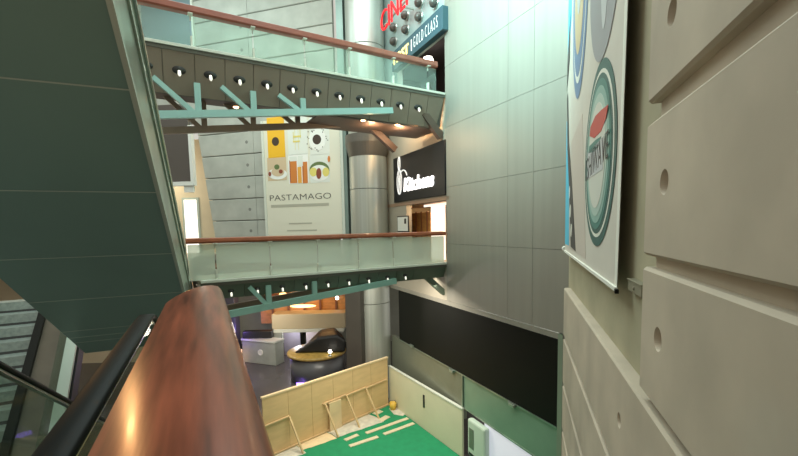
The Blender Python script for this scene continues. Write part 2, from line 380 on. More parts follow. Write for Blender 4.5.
# glazed header below it
t = thing('glass_header', 'olive glass header panel above the pale hoarding', 'panel', WB.p(-2, 0, -5.43))
MB().box(WB.P, WB.basis, (-5.6, 1.02), (-.2, .0), (-5.95, -4.2)).build('glass_sheet', m_gstripl, t)
MB().box(WB.P, WB.basis, (1.02, 1.12), (-.1, .06), (-5.43, -4.2)).build('frame_post', m_sidesteel, t, bevel=.01)
t = thing('glass_header', 'green glass header panel above the bright shop opening', 'panel', WB.p(3.4, 0, -5.43))
MB().box(WB.P, WB.basis, (1.14, 5.7), (-.2, .0), (-5.43, -4.2)).build('glass_sheet', m_gstrip, t)
MB().box(WB.P, WB.basis, (1.14, 5.7), (-.22, .02), (-5.47, -5.43)).build('bottom_edge', m_sidesteel, t)
# three small bracket lights hung under the black band
for (x, y, lab) in ((411, 346, 'small pale bracket fixture under the black band, the farthest from the camera'), (451, 371, 'small pale bracket fixture under the black band, beside the header post'), (511, 405, 'small pale bracket fixture under the black band, above the bright opening')):
    s, z = WB.px(x, y, .12)
    t = thing('bracket_fixture', lab, 'fixture', WB.p(s, .02, z), 'bracket fixtures under the black band')
    MB().box(WB.P, WB.basis, (s - .16, s + .16), (.05, .13), (z + .03, z + .06)).build('bracket_arm', m_sidesteel, t, bevel=.01)
    MB().box(WB.P, WB.basis, (s - .12, s + .12), (.01, .14), (z - .06, z + .028)).build('lamp_body', m_sidesteel, t, bevel=.02)
# pale hoarding
hp, hq = V((-.62, 20.1, 0)), V((2.28, 15.05, 0))
hd = (hq - hp).normalized(); HW = Fr(hp, atan2(hd.x, hd.y), 1)
if HW.w.x > 0: HW.w = -HW.w
HL = (hq - hp).length
t = thing('hoarding', 'long pale cream temporary hoarding wall beside the green carpet', 'hoarding', HW.p(HL / 2, 0, -7.4))
hb_ = MB().box(HW.P, HW.basis, (0, HL), (-.08, 0), (-7.4, -5.47)).build('board', m_hoard, t, bevel=.01)
MB().box(HW.P, HW.basis, (0, HL), (-.1, .03), (-5.49, -5.44)).build('cap_rail', m_edge, t)
s, z = HW.px(424, 402, .01)
MB().box(HW.P, HW.basis, (s - .05, s + .05), (0, .05), (z - .25, z + .32)).build('door_handle', m_dark, hb_, bevel=.02)
# pale wall unit and bright opening
s0, z0 = WB.px(466, 441, .3); s1, z1 = WB.px(483, 408, .3)
t = thing('wall_unit', 'tall pale green rounded unit on the wall beside the hoarding end', 'machine', WB.p((s0 + s1) / 2, .1, -7.0))
MB().box(WB.P, WB.basis, (s0, s1), (0, .24), (-6.95, -5.55)).build('body', mat('unit_pale', (.55, .66, .55), .4), t, bevel=.07)
MB().box(WB.P, WB.basis, (s0 + .12, s0 + .4), (.24, .255), (-6.6, -5.85)).build('window_panel', m_gstripl, t, bevel=.01)
MB().box(WB.P, WB.basis, (s0 + .1, s1 - .15), (.235, .26), (-6.88, -6.78)).build('vent', m_dark, t)
MB().box(WB.P, WB.basis, (s0 - .05, s1 - .02), (.0, .05), (-7.4, -6.95)).build('plinth', m_dark, t)
m = MB(); m.box(WB.P, WB.basis, (WB.px(484.5, 430, -.02)[0], 5.7), (-.3, -.02), (-7.4, -5.48))
tag(m.build('shop_glow_panel', e_box, loc=WB.p(4, -.2, -7.4)), 'glowing white panel standing in for the lit shop interior at floor level', 'panel')  # emissive sheet stands in for the bright room behind the opening

# ------------------------------------------------------------------ entrances at the far end of the metal wall
# level 0: kitchens sign + shop opening
s0 = WB.px(393, 155, .06)[0]; s1 = WB.px(444.5, 138, .06)[0]
zk0 = WB.px(445, 195, .06)[1]; zk1 = WB.px(445, 139, .06)[1]
t = thing('shop_sign', 'large black shop sign with white lettering and whisk beside the chrome column', 'sign', WB.p((s0 + s1) / 2, 0, zk0))
MB().box(WB.P, WB.basis, (s0, s1), (-.02, .06), (zk0, zk1)).build('sign_board', mat('sign_black', (.010, .010, .012), .3, spec=.2), t, bevel=.02)
m = MB(); ww = s1 - s0
text_into(m, 'Kitchens', WB, s0 + ww * .25, zk0 + .42, .065, .62, width=ww * .58, thick=.04, shear=.15, font_w=.03)
m.build('lettering', e_white, t)
m = MB(); sx = s0 + ww * .15
def lp(cs, cz, rs, rz, a0, a1, N=26): return [WB.p(cs + rs * cos(a0 + (a1 - a0) * i / N), .085, cz + rz * sin(a0 + (a1 - a0) * i / N)) for i in range(N + 1)]
for r in (.26, .12): m.tube(lp(sx, zk0 + .92, r, .58, 0, 2 * pi), .022, 6)
m.tube(lp(sx + .0, zk0 + 1.78, .1, .3, 0, 2 * pi), .03, 6)
m.tube(lp(sx + .42, zk0 + 1.0, .42, .42, radians(20), radians(185)), .03, 6); m.tube([WB.p(sx + .1, .085, zk0 + .42), WB.p(sx, .085, zk0 + 1.0)], .03, 6)
m.build('whisk_emblem', mat('emblem_white', (.7, .7, .68), .4, emit=.25, ecol=(1, 1, 1)), t)
# interior of the opening
inn = MB(); inn.box(WB.P, WB.basis, (-6.2, .2), (-4.2, -4.0), (-.05, 2.6)); inn.box(WB.P, WB.basis, (-6.3, -6.2), (-4.2, -.3), (-.05, 2.6)); inn.box(WB.P, WB.basis, (.0, .2), (-4.2, -.3), (-.05, 2.6))
struct(inn.build('wall_back', m_warm)); struct(MB().box(WB.P, WB.basis, (-6.3, .2), (-4.2, -.0), (2.45, 2.6)).build('ceiling', mat('shop_ceiling', (.32, .20, .13), .5)))
struct(MB().box(WB.P, WB.basis, (-6.3, .2), (-4.2, 0), (-.12, -.03)).build('floor', m_deck))
def thin(x0, x1, y0, y1, n):
    a = WB.px(x0, (y0 + y1) / 2, n)[0]; c = WB.px(x1, (y0 + y1) / 2, n)[0]; xm = (x0 + x1) / 2
    return a, c, WB.px(xm, y1, n)[1], WB.px(xm, y0, n)[1]
a, c, e, f = thin(409, 430.5, 211, 236, -.75)
t = thing('timber_partition', 'orange-brown timber partition inside the shop entrance under the black sign', 'panel', WB.p((a + c) / 2, -.75, 0))
MB().box(WB.P, WB.basis, (a, c), (-.85, -.75), (0, 2.1)).build('board', m_orange, t)
for k in range(4): 
    x = a + (c - a) * (k + .5) / 4; MB().box(WB.P, WB.basis, (x - .04, x + .04), (-.75, -.7), (0, 2.15)).build('batten', mat('dark_timber', (.22, .08, .03), .5), t)
a, c, e, f = thin(431, 442.5, 205, 236, -.6)
tag(MB().box(WB.P, WB.basis, (a, c), (-.75, -.6), (0, 2.4)).build('lit_pillar', e_pink, loc=WB.p((a + c) / 2, -.6, 0)), 'bright white tiled pillar at the right of the shop entrance', 'pillar')  # tiles glow by themselves, in place of the light on them
a, c, e, f = thin(398, 408, 217, 231, .02)
t = thing('wall_poster', 'small white framed poster on the wall left of the shop entrance', 'poster', WB.p((a + c) / 2, 0, e))
MB().box(WB.P, WB.basis, (a - .05, c + .05), (-.02, .03), (e - .05, f + .05)).build('frame', m_dark, t)
MB().box(WB.P, WB.basis, (a, c), (.03, .04), (e, f)).build('sheet', m_white, t)
MB().box(WB.P, WB.basis, (c - .35, c - .15), (.04, .045), (f - .32, f - .08)).build('printed_mark', m_dark, t)
# warm strip lights just above the opening
a, c, e, f = thin(415, 442, 204, 208, -.1)
tag(MB().box(WB.P, WB.basis, (-2.4, -.2), (-.35, -.3), (2.3, 2.4)).build('strip_light', e_pink, loc=WB.p(-1.4, -.3, 2.3)), 'narrow bright strip light at the top of the shop entrance', 'lamp')

# level 1: cinema frontage
zg0, zg1 = WB.px(442.5, 29, .25)[1], WB.px(443, 4, .25)[1]
fa = MB(); fa.box(WB.P, WB.basis, (-7.5, -.03), (-.3, -.02), (zg0 + .15, 14)); fa.box(WB.P, WB.basis, (-7.5, -4.3), (-.3, -.02), (6.4, zg0 + .15))
struct(fa.build('wall_east', m_facade))
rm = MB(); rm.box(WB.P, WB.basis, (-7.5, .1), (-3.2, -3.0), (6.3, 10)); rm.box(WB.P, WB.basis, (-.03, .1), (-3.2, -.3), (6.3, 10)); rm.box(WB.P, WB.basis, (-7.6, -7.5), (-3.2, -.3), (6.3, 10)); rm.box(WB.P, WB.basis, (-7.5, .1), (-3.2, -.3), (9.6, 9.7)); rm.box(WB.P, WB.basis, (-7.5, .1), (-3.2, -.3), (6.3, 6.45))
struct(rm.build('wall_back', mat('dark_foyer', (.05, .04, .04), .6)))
sg1 = WB.px(442.5, 20, .25)[0]; sg0 = WB.px(392, 60, .25)[0]
t = thing('cinema_band_sign', 'long blue sign band with white lettering over the upper entrance', 'sign', WB.p((sg0 + sg1) / 2, 0, zg0))
MB().box(WB.P, WB.basis, (sg0, sg1), (-.02, .25), (zg0, zg1)).build('sign_board', m_bandblue, t, bevel=.015)
sa = WB.px(413.5, 45, .26)[0]; sb_ = WB.px(437.5, 24, .26)[0]
hz_ = (zg1 - zg0)
for word, f0, f1 in (('G O L D', 0, .43), ('C L A S S', .51, 1)):
    m = MB(); text_into(m, word, WB, sa + (sb_ - sa) * f0, zg0 + hz_ * .26, .255, hz_ * .50, width=(sb_ - sa) * (f1 - f0), thick=.01, font_w=-.012); m.build('lettering', e_sign, t)
m = MB(); sd = WB.px(411.5, 47, .26)[0]; m.box(WB.P, WB.basis, (sd - .03, sd + .03), (.255, .275), (zg0 + hz_ * .2, zg0 + hz_ * .74)); m.build('divider_bar', e_sign, t)
sx0 = WB.px(394, 62, .26)[0]; sx1 = WB.px(408.5, 50, .26)[0]
m = MB(); text_into(m, 'FIRST', WB, sx0, zg0 + hz_ * .26, .255, hz_ * .46, width=sx1 - sx0, thick=.02, font_w=.015); m.build('lettering', e_yel, t)
nC = .62
sc0 = WB.px(381.5, 20, nC)[0]; sc1 = WB.px(410, -5, nC)[0]; zc0 = WB.px(386, 29.5, nC)[1]; zc1 = WB.px(386, 8.5, nC)[1]
t = thing('cinema_sign', 'glowing red channel letters above the blue sign band', 'sign', WB.p(sc0, nC, zc0))
m = MB(); wl = (sc1 - sc0)
text_into(m, 'CINEMA', WB, sc0, zc0, nC, zc1 - zc0, width=wl * 1.45, thick=.06, font_w=-.01); m.build('lettering', e_red, t)
MB().bar(WB.p(sc0, nC - .05, zc0 + .3), WB.p(sc0 + wl * 1.6, nC - .05, zc0 + .3), .05, .05).build('support_rail', m_sidesteel, t)
MB().bar(WB.p(sc0 + 2, -.02, zc0 + .3), WB.p(sc0 + 2, nC - .05, zc0 + .3), .05, .05).build('bracket', m_sidesteel, t)
globes = [(405.6, 15.5), (419.4, 17), (394, 27.6), (406, 29.7), (394, 41.5), (419.4, 2.8), (434.6, 2.8)]
gl_lab = ['beside the letter E', 'right of centre', 'under the letter C', 'under the letter I', 'lowest and leftmost of the cluster', 'top centre at the picture edge', 'top right at the picture edge']
proto = None
for (x, y), lab in zip(globes, gl_lab):
    s, z = WB.px(x, y, .05)
    if proto is None:
        proto = thing('wall_globe', 'small dark globe lamp on the cinema frontage, ' + lab, 'lamp', WB.p(s, -.02, z), 'globe lamps on the cinema frontage')
        MB().lathe(WB.p(s, -.02, z), WB.w, [(.21, 0), (.21, .04), (.16, .06)], 20).build('base_ring', m_steel, proto, smooth=True)
        MB().lathe(WB.p(s, -.02, z), WB.w, [(.16, .04), (.19, .11), (.16, .21), (.09, .27), (.0, .3)], 20).build('globe', mat('globe_bronze', (.11, .10, .09), .35, .2), proto, smooth=True)
    else: dup(proto, WB.p(s, -.02, z), 'small dark globe lamp on the cinema frontage, ' + lab)
s, z = WB.px(428, 60, -1.0)
t = thing('foyer_lamp', 'bright round lamp inside the dark upper entrance', 'lamp', WB.p(s, -1.0, z))
MB().lathe(WB.p(s, -1.0, z - .3), Z, [(0, 0), (.2, .06), (.27, .22), (.2, .4), (0, .46)], 16).build('globe', e_lamp, t, smooth=True)
MB().tube([WB.p(s, -1.0, z + .15), WB.p(s, -1.0, 9.58)], .02, 6).build('stem', m_dark, t)

# ------------------------------------------------------------------ back concrete wall with banner, pilaster, column
bk = MB()
def rake(z): return 8.62 + (z - 7.27) * .134 if z < 7.9 else 14.5       # left end of the wall (s to the left)
zz = -.45; k = 0
while zz < 15:
    z1 = zz + 1.19
    sl0, sl1 = rake(zz + .6) - .08, rake(zz + .6) + .08
    if zz + .6 > 7.9: sl0 = sl1 = 14.5
    prof = [(0, zz), (.17, zz), (.2, zz + .03), (.2, z1 - .03), (.17, z1), (0, z1)]
    cuts = [-.05, 4.9, 9.6, 14.5]; cuts = [c for c in cuts if c < sl0 - .3] + [sl0]
    for i in range(len(cuts) - 1):
        g = .02 if i else 0
        a, c, d = cuts[i] + g, cuts[i + 1], (sl1 if i == len(cuts) - 2 else cuts[i + 1])
        A = [WN.p(a, n, z) for n, z in prof]; B = [WN.p(c + (d - c) * (z - zz) / 1.19, n, z) for n, z in prof]
        bk.loft([A, B])
    zz += 1.225; k += 1
bk.mi = 1
bk.prism([WN.p(0, -.02, -.45), WN.p(rake(-.4) - .1, -.02, -.45), WN.p(rake(7.6) - .1, -.02, 7.6), WN.p(14.5, -.02, 7.8), WN.p(14.5, -.02, 15), WN.p(0, -.02, 15)], WN.w * .03)
struct(bk.build('wall_north', [m_conc_back, m_seam]))
# tie holes as small dark plugs are part of the photo's far wall
plug = MB()
for zc in (1.4, 2.6, 3.85, 5.05, 6.3, 9.95, 11.2, 12.4):
    for sx in (5.35, 8.0 if zc < 7 else 8.6, 10.9):
        if sx < rake(zc) - .5: plug.lathe(WN.p(sx, .199, zc), WN.w, [(.09, 0), (.09, .006), (.05, .007)], 12)
struct(plug.build('trim_3', mat('plug_grey', (.2, .2, .18), .8)))

# grey-blue panel on the back wall left end
a, z1 = WN.px(141, 4, .25); c, z0 = WN.px(193, 38, .25)
t = thing('wall_panel', 'dark blue-grey panel behind the left end of the upper bridge glass', 'panel', WN.p((a + c) / 2, .2, z0))
MB().box(WN.P, WN.basis, (c, a), (.2, .28), (z0 - .5, z1 + .6)).build('panel', mat('panel_bluegrey', (.15, .21, .23), .4), t)
MB().box(WN.P, WN.basis, (c - .12, c), (.2, .32), (z0 - .5, z1 + .6)).build('edge_trim', m_edge, t)

# PASTAMAGO banner
n0 = .35
a, z1 = WN.px(263, 122, n0); c = WN.px(340, 131, n0)[0]; z0 = WN.px(300, 239, n0)[1]; zt = WN.px(300, 127, n0)[1] + .5
t = thing('poster_banner', 'white restaurant poster banner with food pictures hanging on the grey concrete wall', 'banner', WN.p((a + c) / 2, n0, z0))
MB().box(WN.P, WN.basis, (c, a), (.2, n0), (z0, zt)).build('poster_sheet', mat('poster_white', (.70, .67, .55), .5), t)
MB().box(WN.P, WN.basis, (a, a + .14), (.2, n0 + .04), (z0, zt)).build('side_frame', m_edge, t); MB().box(WN.P, WN.basis, (c - .14, c), (.2, n0 + .04), (z0, zt)).build('side_frame', m_edge, t)
NP = n0 + .004
def q(x, y): 
    s, z = WN.px(x, y, NP); return s, z
def rect(mb, x0, y0, x1, y1, lv=0):
    s0, zt_ = q(x0, y0); s1, zb = q(x1, y1); mb.box(WN.P, WN.basis, (s1, s0), (NP + .005 * lv, NP + .005 * lv + .004), (zb, zt_))
def ell(mb, x, y, rx, ry, lv=1, N=24):
    pts = []
    for i in range(N):
        s, z = q(x + rx * cos(2 * pi * i / N), y + ry * sin(2 * pi * i / N)); pts.append(WN.p(s, NP + .005 * lv, z))
    mb.prism(pts, WN.w * .004)
pics = [mat('print_yellow', (.80, .44, .02), .5), mat('print_darkbrown', (.05, .03, .02), .5), mat('print_offwhite', (.70, .72, .66), .5), mat('print_orange', (.60, .20, .04), .5),
        mat('print_peach', (.60, .46, .30), .5), mat('print_lemon', (.70, .60, .16), .5), mat('print_maroon', (.25, .06, .03), .5), mat('print_leaf', (.12, .17, .06), .5), mat('print_amber', (.75, .36, .06), .5), mat('print_white', (.80, .80, .76), .5)]
p = MB()
p.mi = 0; rect(p, 266.5, 118, 285.5, 157)
p.mi = 1; ell(p, 275.5, 141.5, 3.6, 4.4); 
p.mi = 2; rect(p, 287, 118, 308, 154); rect(p, 309, 118, 330, 154)
p.mi = 9; ell(p, 317.5, 139.5, 8.5, 11, 2)
p.mi = 1; ell(p, 317, 139.5, 4.3, 5, 3)
p.mi = 5
for dx in (-1.7, 1.7): rect(p, 296.5 + dx - .5, 118, 296.5 + dx + .5, 150, 1)
rect(p, 293, 136, 301, 137, 2); rect(p, 293, 141, 300, 142, 2); rect(p, 293, 132, 294, 142, 3); rect(p, 299.7, 129, 300.7, 138, 3)
p.mi = 4; rect(p, 267, 158, 287, 180)
p.mi = 9; ell(p, 277.5, 174, 9.5, 5.5, 1)
p.mi = 4; ell(p, 278, 172, 6.5, 4.5, 2); p.mi = 7; ell(p, 277, 167, 2.6, 2.6, 3); p.mi = 6; ell(p, 281, 171.5, 2, 2, 4); ell(p, 270, 174, 1.5, 2.4, 4)
p.mi = 9; rect(p, 288, 155, 309, 183)
p.mi = 3; rect(p, 289.2, 160, 297.5, 183, 1); p.mi = 8; rect(p, 297.5, 167, 302, 183, 1); p.mi = 3; rect(p, 302, 162, 308, 183, 1)
p.mi = 6; rect(p, 289.5, 161, 291, 182, 2); rect(p, 303, 164, 304, 182, 2); p.mi = 2; rect(p, 289.5, 157, 297, 161, 2); rect(p, 298, 156, 303, 166, 2)
p.mi = 2; rect(p, 309.5, 155, 330, 182)
p.mi = 7; ell(p, 319.5, 170, 10, 8.4, 1); p.mi = 9; ell(p, 319.5, 173, 10, 8, 2)
p.mi = 5; ell(p, 313.5, 172, 3.8, 4.5, 3); ell(p, 326, 172, 3.4, 4.5, 3); p.mi = 6; ell(p, 319, 173.5, 2.6, 5.5, 4); p.mi = 3; ell(p, 329, 159, 1.3, 3.2, 3)
p.mi = 1
random.seed(3)
for k in range(26):
    an = random.random() * 6.28; rr = random.uniform(.85, 1.35); ell(p, 317.5 + 8.2 * rr * cos(an), 139 + 11 * rr * sin(an), .5, .6, 3, 6)
p.build('food_pictures', pics, t)
m = MB(); s0, zb = q(270, 201); s1, zt_ = q(331, 192.5)
text_into(m, 'PASTAMAGO', WN, s0, zb, NP, zt_ - zb, width=(s0 - s1), thick=.004, flip=-1, font_w=-.012)
m.build('lettering', mat('print_charcoal', (.045, .04, .035), .5), t)
m = MB(); rect(m, 271, 205.0, 329, 205.6); rect(m, 289, 223, 312, 223.8); rect(m, 287, 230, 317, 230.8); m.build('small_print', mat('print_grey_line', (.42, .40, .32), .5), t)

# steel pilaster and the dark slot beside it
a = WN.px(340, 150, .35)[0]; c = WN.px(346.5, 150, .35)[0]; d = WN.px(352, 150, .3)[0]
pil = MB(); pil.box(WN.P, WN.basis, (c, a), (-.3, .35), (-.3, 15)); struct(pil.build('trim_4', mat('pilaster', (.22, .29, .26), .35, .4, .1, 1)))
struct(MB().box(WN.P, WN.basis, (WN.px(361, 330, 1.7)[0], WN.px(346, 330, 1.7)[0]), (1.2, 1.7), (-7.4, -.3)).build('trim_6', mat('dark_pier', (.055, .048, .04), .5, 0, .1, 1)))

sl = MB(); sl.box(WN.P, WN.basis, (d - .35, c - .001), (-.5, .05), (-.3, 15)); struct(sl.build('trim_5', m_seam))
# chrome column
cc = V((-1.47, 21.25, -7.4))
t = thing('chrome_column', 'tall round brushed steel column rising through all floors', 'column', cc)
for z0, z1 in ((-7.4, -2.4), (-2.38, .95), (.97, 3.35), (3.37, 6.4), (6.45, 10.2), (10.22, 14)):
    MB().lathe(V((cc.x, cc.y, 0)), Z, [(.93, z0), (.95, z0 + .01), (.95, z1 - .01), (.93, z1)], 64).build('column_cladding', m_column, t, smooth=True).modifiers.new('edge', 'EDGE_SPLIT').split_angle = radians(25)
MB().lathe(V((cc.x, cc.y, 0)), Z, [(.96, 4.95), (1.12, 5.6), (1.12, 6.0), (.96, 6.0)], 48).build('shade_ring', mat('shade_ring_dark', (.13, .12, .105), .4, .4), t)  # dark ring added for the shading on the column below the upper bridge
MB().lathe(V((cc.x, cc.y, 0)), Z, [(.9, -7.4), (.9, 14)], 32).build('core', m_dark, t)

# ------------------------------------------------------------------ footbridges
def pxs(x, y, n=0): return BR.px(x, y, n)
def build_bridge(zd, which):
    upb = which == 'upper'
    s0 = -3.2 if upb else 0.02; s1 = LBR - .02
    P = BR.P; B = BR.basis
    t = thing('footbridge', ('upper brown footbridge with glass rail and downlit fascia' if upb else 'lower footbridge at eye level with dark green fascia and glass rail with painted pale sheen'), 'bridge', BR.p(s0, 0, zd - 1))
    zf0 = zd - (1.22 if upb else .57)
    fz = .30 if upb else .16
    MB().box(P, B, (s0, s1), (-2.0, -.02), (zd - .14, zd - .01)).build('deck', m_deck, t)
    MB().box(P, B, (s0, s1), (-.06, .03), (zd - .05, zd + .03)).build('deck_edge', m_edge, t, bevel=.008)
    MB().box(P, B, (s0, s1), (-.1, -.005), (zd - .15, zd - .05)).build('edge_channel', m_edgedark, t)
    # inclined fascia made of panels with open joints
    fm = MB()
    def fp(s, k, o=0): return BR.p(s, -.03 - fz * k - o, zd - .15 + (zf0 - zd + .15) * k)
    js = [s0, s1]
    return t, s0, s1, zf0, fz, fp
def finish_bridge(zd, which, lights, labels, chord, mt, mf, bays):
    t, s0, s1, zf0, fz, fp = build_bridge(zd, which); upb = which == 'upper'
    P = BR.P; B = BR.basis
    # lamp positions
    kk = .43 if upb else .48
    nrm = (fp(1, 0) - fp(0, 0)).cross(fp(0, 1) - fp(0, 0)).normalized()
    if nrm.dot(BR.w) < 0: nrm = -nrm
    pos = []
    for (x, y) in lights:
        w = on(x, y, fp(0, kk), nrm); pos.append((w - BR.P).dot(BR.u))
    a, b = pos[0], pos[-1]; n = len(pos)
    step = (b - a) / (n - 1); pos = [a + step * i for i in range(n)]
    js = sorted([p - step / 2 for p in pos] + [pos[-1] + step / 2]); 
    while js[0] - step > s0: js.insert(0, js[0] - step)
    js = [s0] + [j for j in js if s0 + .1 < j < s1 - .1] + [s1]
    fm = MB()
    for i in range(len(js) - 1):
        g = .008
        e0 = js[i] + g; e1 = js[i + 1] - g; last = i == len(js) - 2
        pts = [fp(e0, 0), fp(e1, 0), fp(e1 - (.22 if last and upb else 0), 1), fp(e0, 1)]
        fm.prism(pts, -nrm * .03)
    fm.build('fascia', mf, t)
    MB().prism([fp(s0, 0, .04), fp(s1, 0, .04), fp(s1, 1, .04), fp(s0, 1, .04)], -BR.w * .03).build('fascia_backing', m_seam, t)
    MB().box(P, B, (s0, s1), (-1.9, -.05 - fz), (zf0 + .25, zf0 + .3)).build('soffit', m_soffit, t)
    if upb:
        sq = pxs(322, 110)[0]
        MB().box(P, B, (sq, s1), (-2.05, -.05 - fz), (zf0 - .06, zf0 - .02)).build('soffit_panel', m_soffit, t)
    # trusses
    def chord_line(n, mtl, nm, off=0, dz=0):
        (x0, y0), (x1, y1) = chord
        A = on(x0, y0, BR.p(0, -.06, 0), BR.w); Bp = on(x1, y1, BR.p(0, -.06, 0), BR.w)
        sa, za = (A - BR.P).dot(BR.u), A.z; sb, zb = (Bp - BR.P).dot(BR.u), Bp.z
        zc = lambda s: dz + za + (zb - za) * (s - sa) / (sb - sa)
        send = min(pxs(393, 108)[0], sa + (zf0 + .62 - za) / ((zb - za) / (sb - sa)))
        m = MB(); m.bar(BR.p(s0, n, zc(s0)), BR.p(send, n, zc(send)), .14, .2); m.build('chord', mtl, t)
        for (kind, xa, xb) in bays:
            m = MB()
            ztop = zf0 + .3
            if kind == 'v':
                s = pxs(xa, chord[0][1])[0] + off
                if s < send: m.bar(BR.p(s, n, zc(s)), BR.p(s, n, max(ztop, zc(s) + .05)), .1, .16, BR.u); m.build('truss_post', mtl, t)
            else:
                sA = pxs(xa, chord[0][1] - 20)[0] + off; sB = pxs(xb, chord[0][1])[0] + off
                if sB < send: m.bar(BR.p(sA, n, ztop), BR.p(sB, n, zc(sB)), .1, .13); m.build('truss_diagonal', mtl, t)
    chord_line(-.06, mt, 'front'); chord_line(-1.62, m_trussbr, 'rear', .3, -.1)
    return t, pos, nrm, fp, kk
upper, posU, nU, fpU, kU = finish_bridge(6.45, 'upper', [(179, 70), (418, 108)], None, ((156, 115), (380, 111)), m_truss, m_fascia, [('v', 199, 0), ('d', 154, 196), ('v', 254.5, 0), ('d', 222, 252), ('v', 304, 0), ('d', 279, 302)]) if False else (None,) * 5
UL = [(179, 70), (211, 74), (240, 79), (268, 84), (293, 88), (317, 92), (342, 96), (361, 99), (381, 102), (400, 105), (418, 108)]
LLt = [(231, 291), (257, 288.5), (284, 286), (307, 283.8), (330, 281.5), (351, 279.8), (371, 278.2), (388, 276.6), (405, 275)]
upper, posU, nU, fpU, kU = finish_bridge(6.45, 'upper', UL, None, ((156, 115), (380, 111)), m_truss, m_fascia, [('v', 199, 0), ('d', 154, 196), ('v', 254.5, 0), ('d', 222, 252), ('v', 304, 0), ('d', 279, 302)])
lower, posL, nL, fpL, kL = finish_bridge(0.0, 'lower', LLt, None, ((225, 315), (380, 284)), m_trussg, m_fasciag, [('v', 270, 0), ('d', 250, 269), ('v', 316, 0)])

ORD = ['first', 'second', 'third', 'fourth', 'fifth', 'sixth', 'seventh', 'eighth', 'ninth', 'tenth', 'eleventh', 'twelfth']
def eye_light(P, nrm, label, group, big):
    t = thing('downlight', label, 'lamp', P, group)
    r = .17 if big else .09
    dn = (-Z + nrm * .35).normalized()
    hs = MB().lathe(P - nrm * .0, nrm, [(r, 0), (r * 1.0, .02), (r * .8, .05), (r * .45, .07)], 20, .62).build('housing', m_dark, t, smooth=False)
    MB().lathe(P + nrm * (.05 if big else .03), dn, [(.0, 0), (.035 if big else .03, .02), (.045 if big else .03, .12), (.025, .17 if big else .15), (0, .18 if big else .155)], 12).build('bulb', e_bulb, hs, smooth=True)
    return t
pU = None
for i, s in enumerate([posU[0] - (posU[1] - posU[0])] + posU):
    P = fpU(s, kU); lab = 'bracketed downlight on the upper bridge fascia, %s from the left' % ORD[i]
    if pU is None: pU = eye_light(P, nU, lab, 'downlights on the upper bridge', True)
    else: dup(pU, P, lab)
pU = None
for i, s in enumerate(posL):
    P = fpL(s, kL); lab = 'small white spotlight on the lower bridge fascia, %s from the left' % ORD[i]
    if pU is None: pU = eye_light(P, nL, lab, 'spotlights on the lower bridge', False)
    else: dup(pU, P, lab)

# balustrades: glass panels, posts with rail brackets and a timber handrail
def balustrade(zd, s0, s1, posts, gl, label, woodm, hz0, hz1, start_glass):
    P = BR.P; B = BR.basis
    t = thing('glass_balustrade', label, 'balustrade', BR.p(s0, -.1, zd))
    # handrail: rounded flat profile
    pr = [(.09, hz0), (.11, hz0 + .05), (.09, hz1 - .02), (.02, hz1), (-.08, hz1), (-.13, hz1 - .04), (-.13, hz0 + .03), (-.09, hz0)]
    MB().loft([[BR.p(s, n - .08, zd + z) for n, z in pr] for s in (s0, s1)]).build('handrail', woodm, t, bevel=.012)
    cuts = [start_glass] + posts + [s1]
    for i in range(len(cuts) - 1):
        MB().box(P, B, (cuts[i] + .02, cuts[i + 1] - .02), (-.10, -.085), (zd + .03, zd + hz0 - .03)).build('glass_panel', gl, t)
    for s in posts:
        po = MB().box(P, B, (s - .025, s + .025), (-.15, -.03), (zd, zd + .32)).build('post', m_edge, t, bevel=.008)
        m = MB(); m.tube([BR.p(s, -.09, zd + hz0 - .16), BR.p(s, -.09, zd + hz0)], .022, 8); m.box(P, B, (s - .06, s + .06), (-.16, .035), (zd + hz0 - .02, zd + hz0 + .005)); m.build('rail_bracket', m_edge, po)
    return t
pu = [pxs(x, y)[0] for x, y in ((253, 28), (305, 40), (350, 52), (394, 60), (429, 68))]
pu = [pxs(190, 11)[0]] + pu
balustrade(6.45, -3.0, LBR - .35, pu, m_glass, 'glass balustrade with dark red handrail on the upper bridge', m_woodb, .90, 1.13, -2.9)
plw = [pxs(x, y)[0] for x, y in ((215, 243), (270, 240), (318, 240), (359, 240), (394, 238))]
lowb = balustrade(0.0, -.3, LBR - .06, plw, m_glass2, 'glass balustrade with painted pale sheen and orange-brown handrail on the lower bridge', mat('rail_wood_orange', (.30, .085, .035), .3, 0, .15, 3, coat=.3), 1.09, 1.25, -.28)
MB().box(BR.P, BR.basis, (-.31, -.295), (-1.5, -.1), (.03, 1.0)).build('return_panel', m_glass2, lowb)
# haunch brackets where bridges meet the metal wall
for root, (a, b, c), mt_ in ((upper, ((423, 113), (441, 137), .28), m_soffit), (lower, ((421, 272), (444, 293), .2), m_fasciag)):
    A = on(*a, BR.p(0, -.3, 0), BR.w); Bq = on(*b, BR.p(0, -.3, 0), BR.w)
    MB().bar(A, Bq, .2, c).build('bracket', mt_, root)
A = on(395, 150, BR.p(0, -1.6, 0), BR.w); A2 = on(364, 121, BR.p(0, -1.6, 0), BR.w)
MB().bar(A2, A, .2, .25).build('bracket', m_soffit, upper)

# recessed lamps in the upper bridge soffit
for (x, y, lab) in ((363, 119.5, 'glowing soffit lamp under the upper bridge, left of the pair'), (397, 124, 'glowing soffit lamp under the upper bridge, right of the pair'), (236, 106, 'glowing soffit lamp under the upper bridge behind its left truss')):
    P = on(x, y, (0, 0, 5.2), Z)
    t = thing('soffit_lamp', lab, 'lamp', P, 'soffit lamps under the upper bridge')
    rg = MB().lathe(P, -Z, [(.12, 0), (.12, .03), (.08, .03)], 16).build('trim_ring', m_soffit, t)
    MB().lathe(P, -Z, [(.085, .01), (.07, .05), (0, .06)], 16).build('bulb', e_warm, rg)

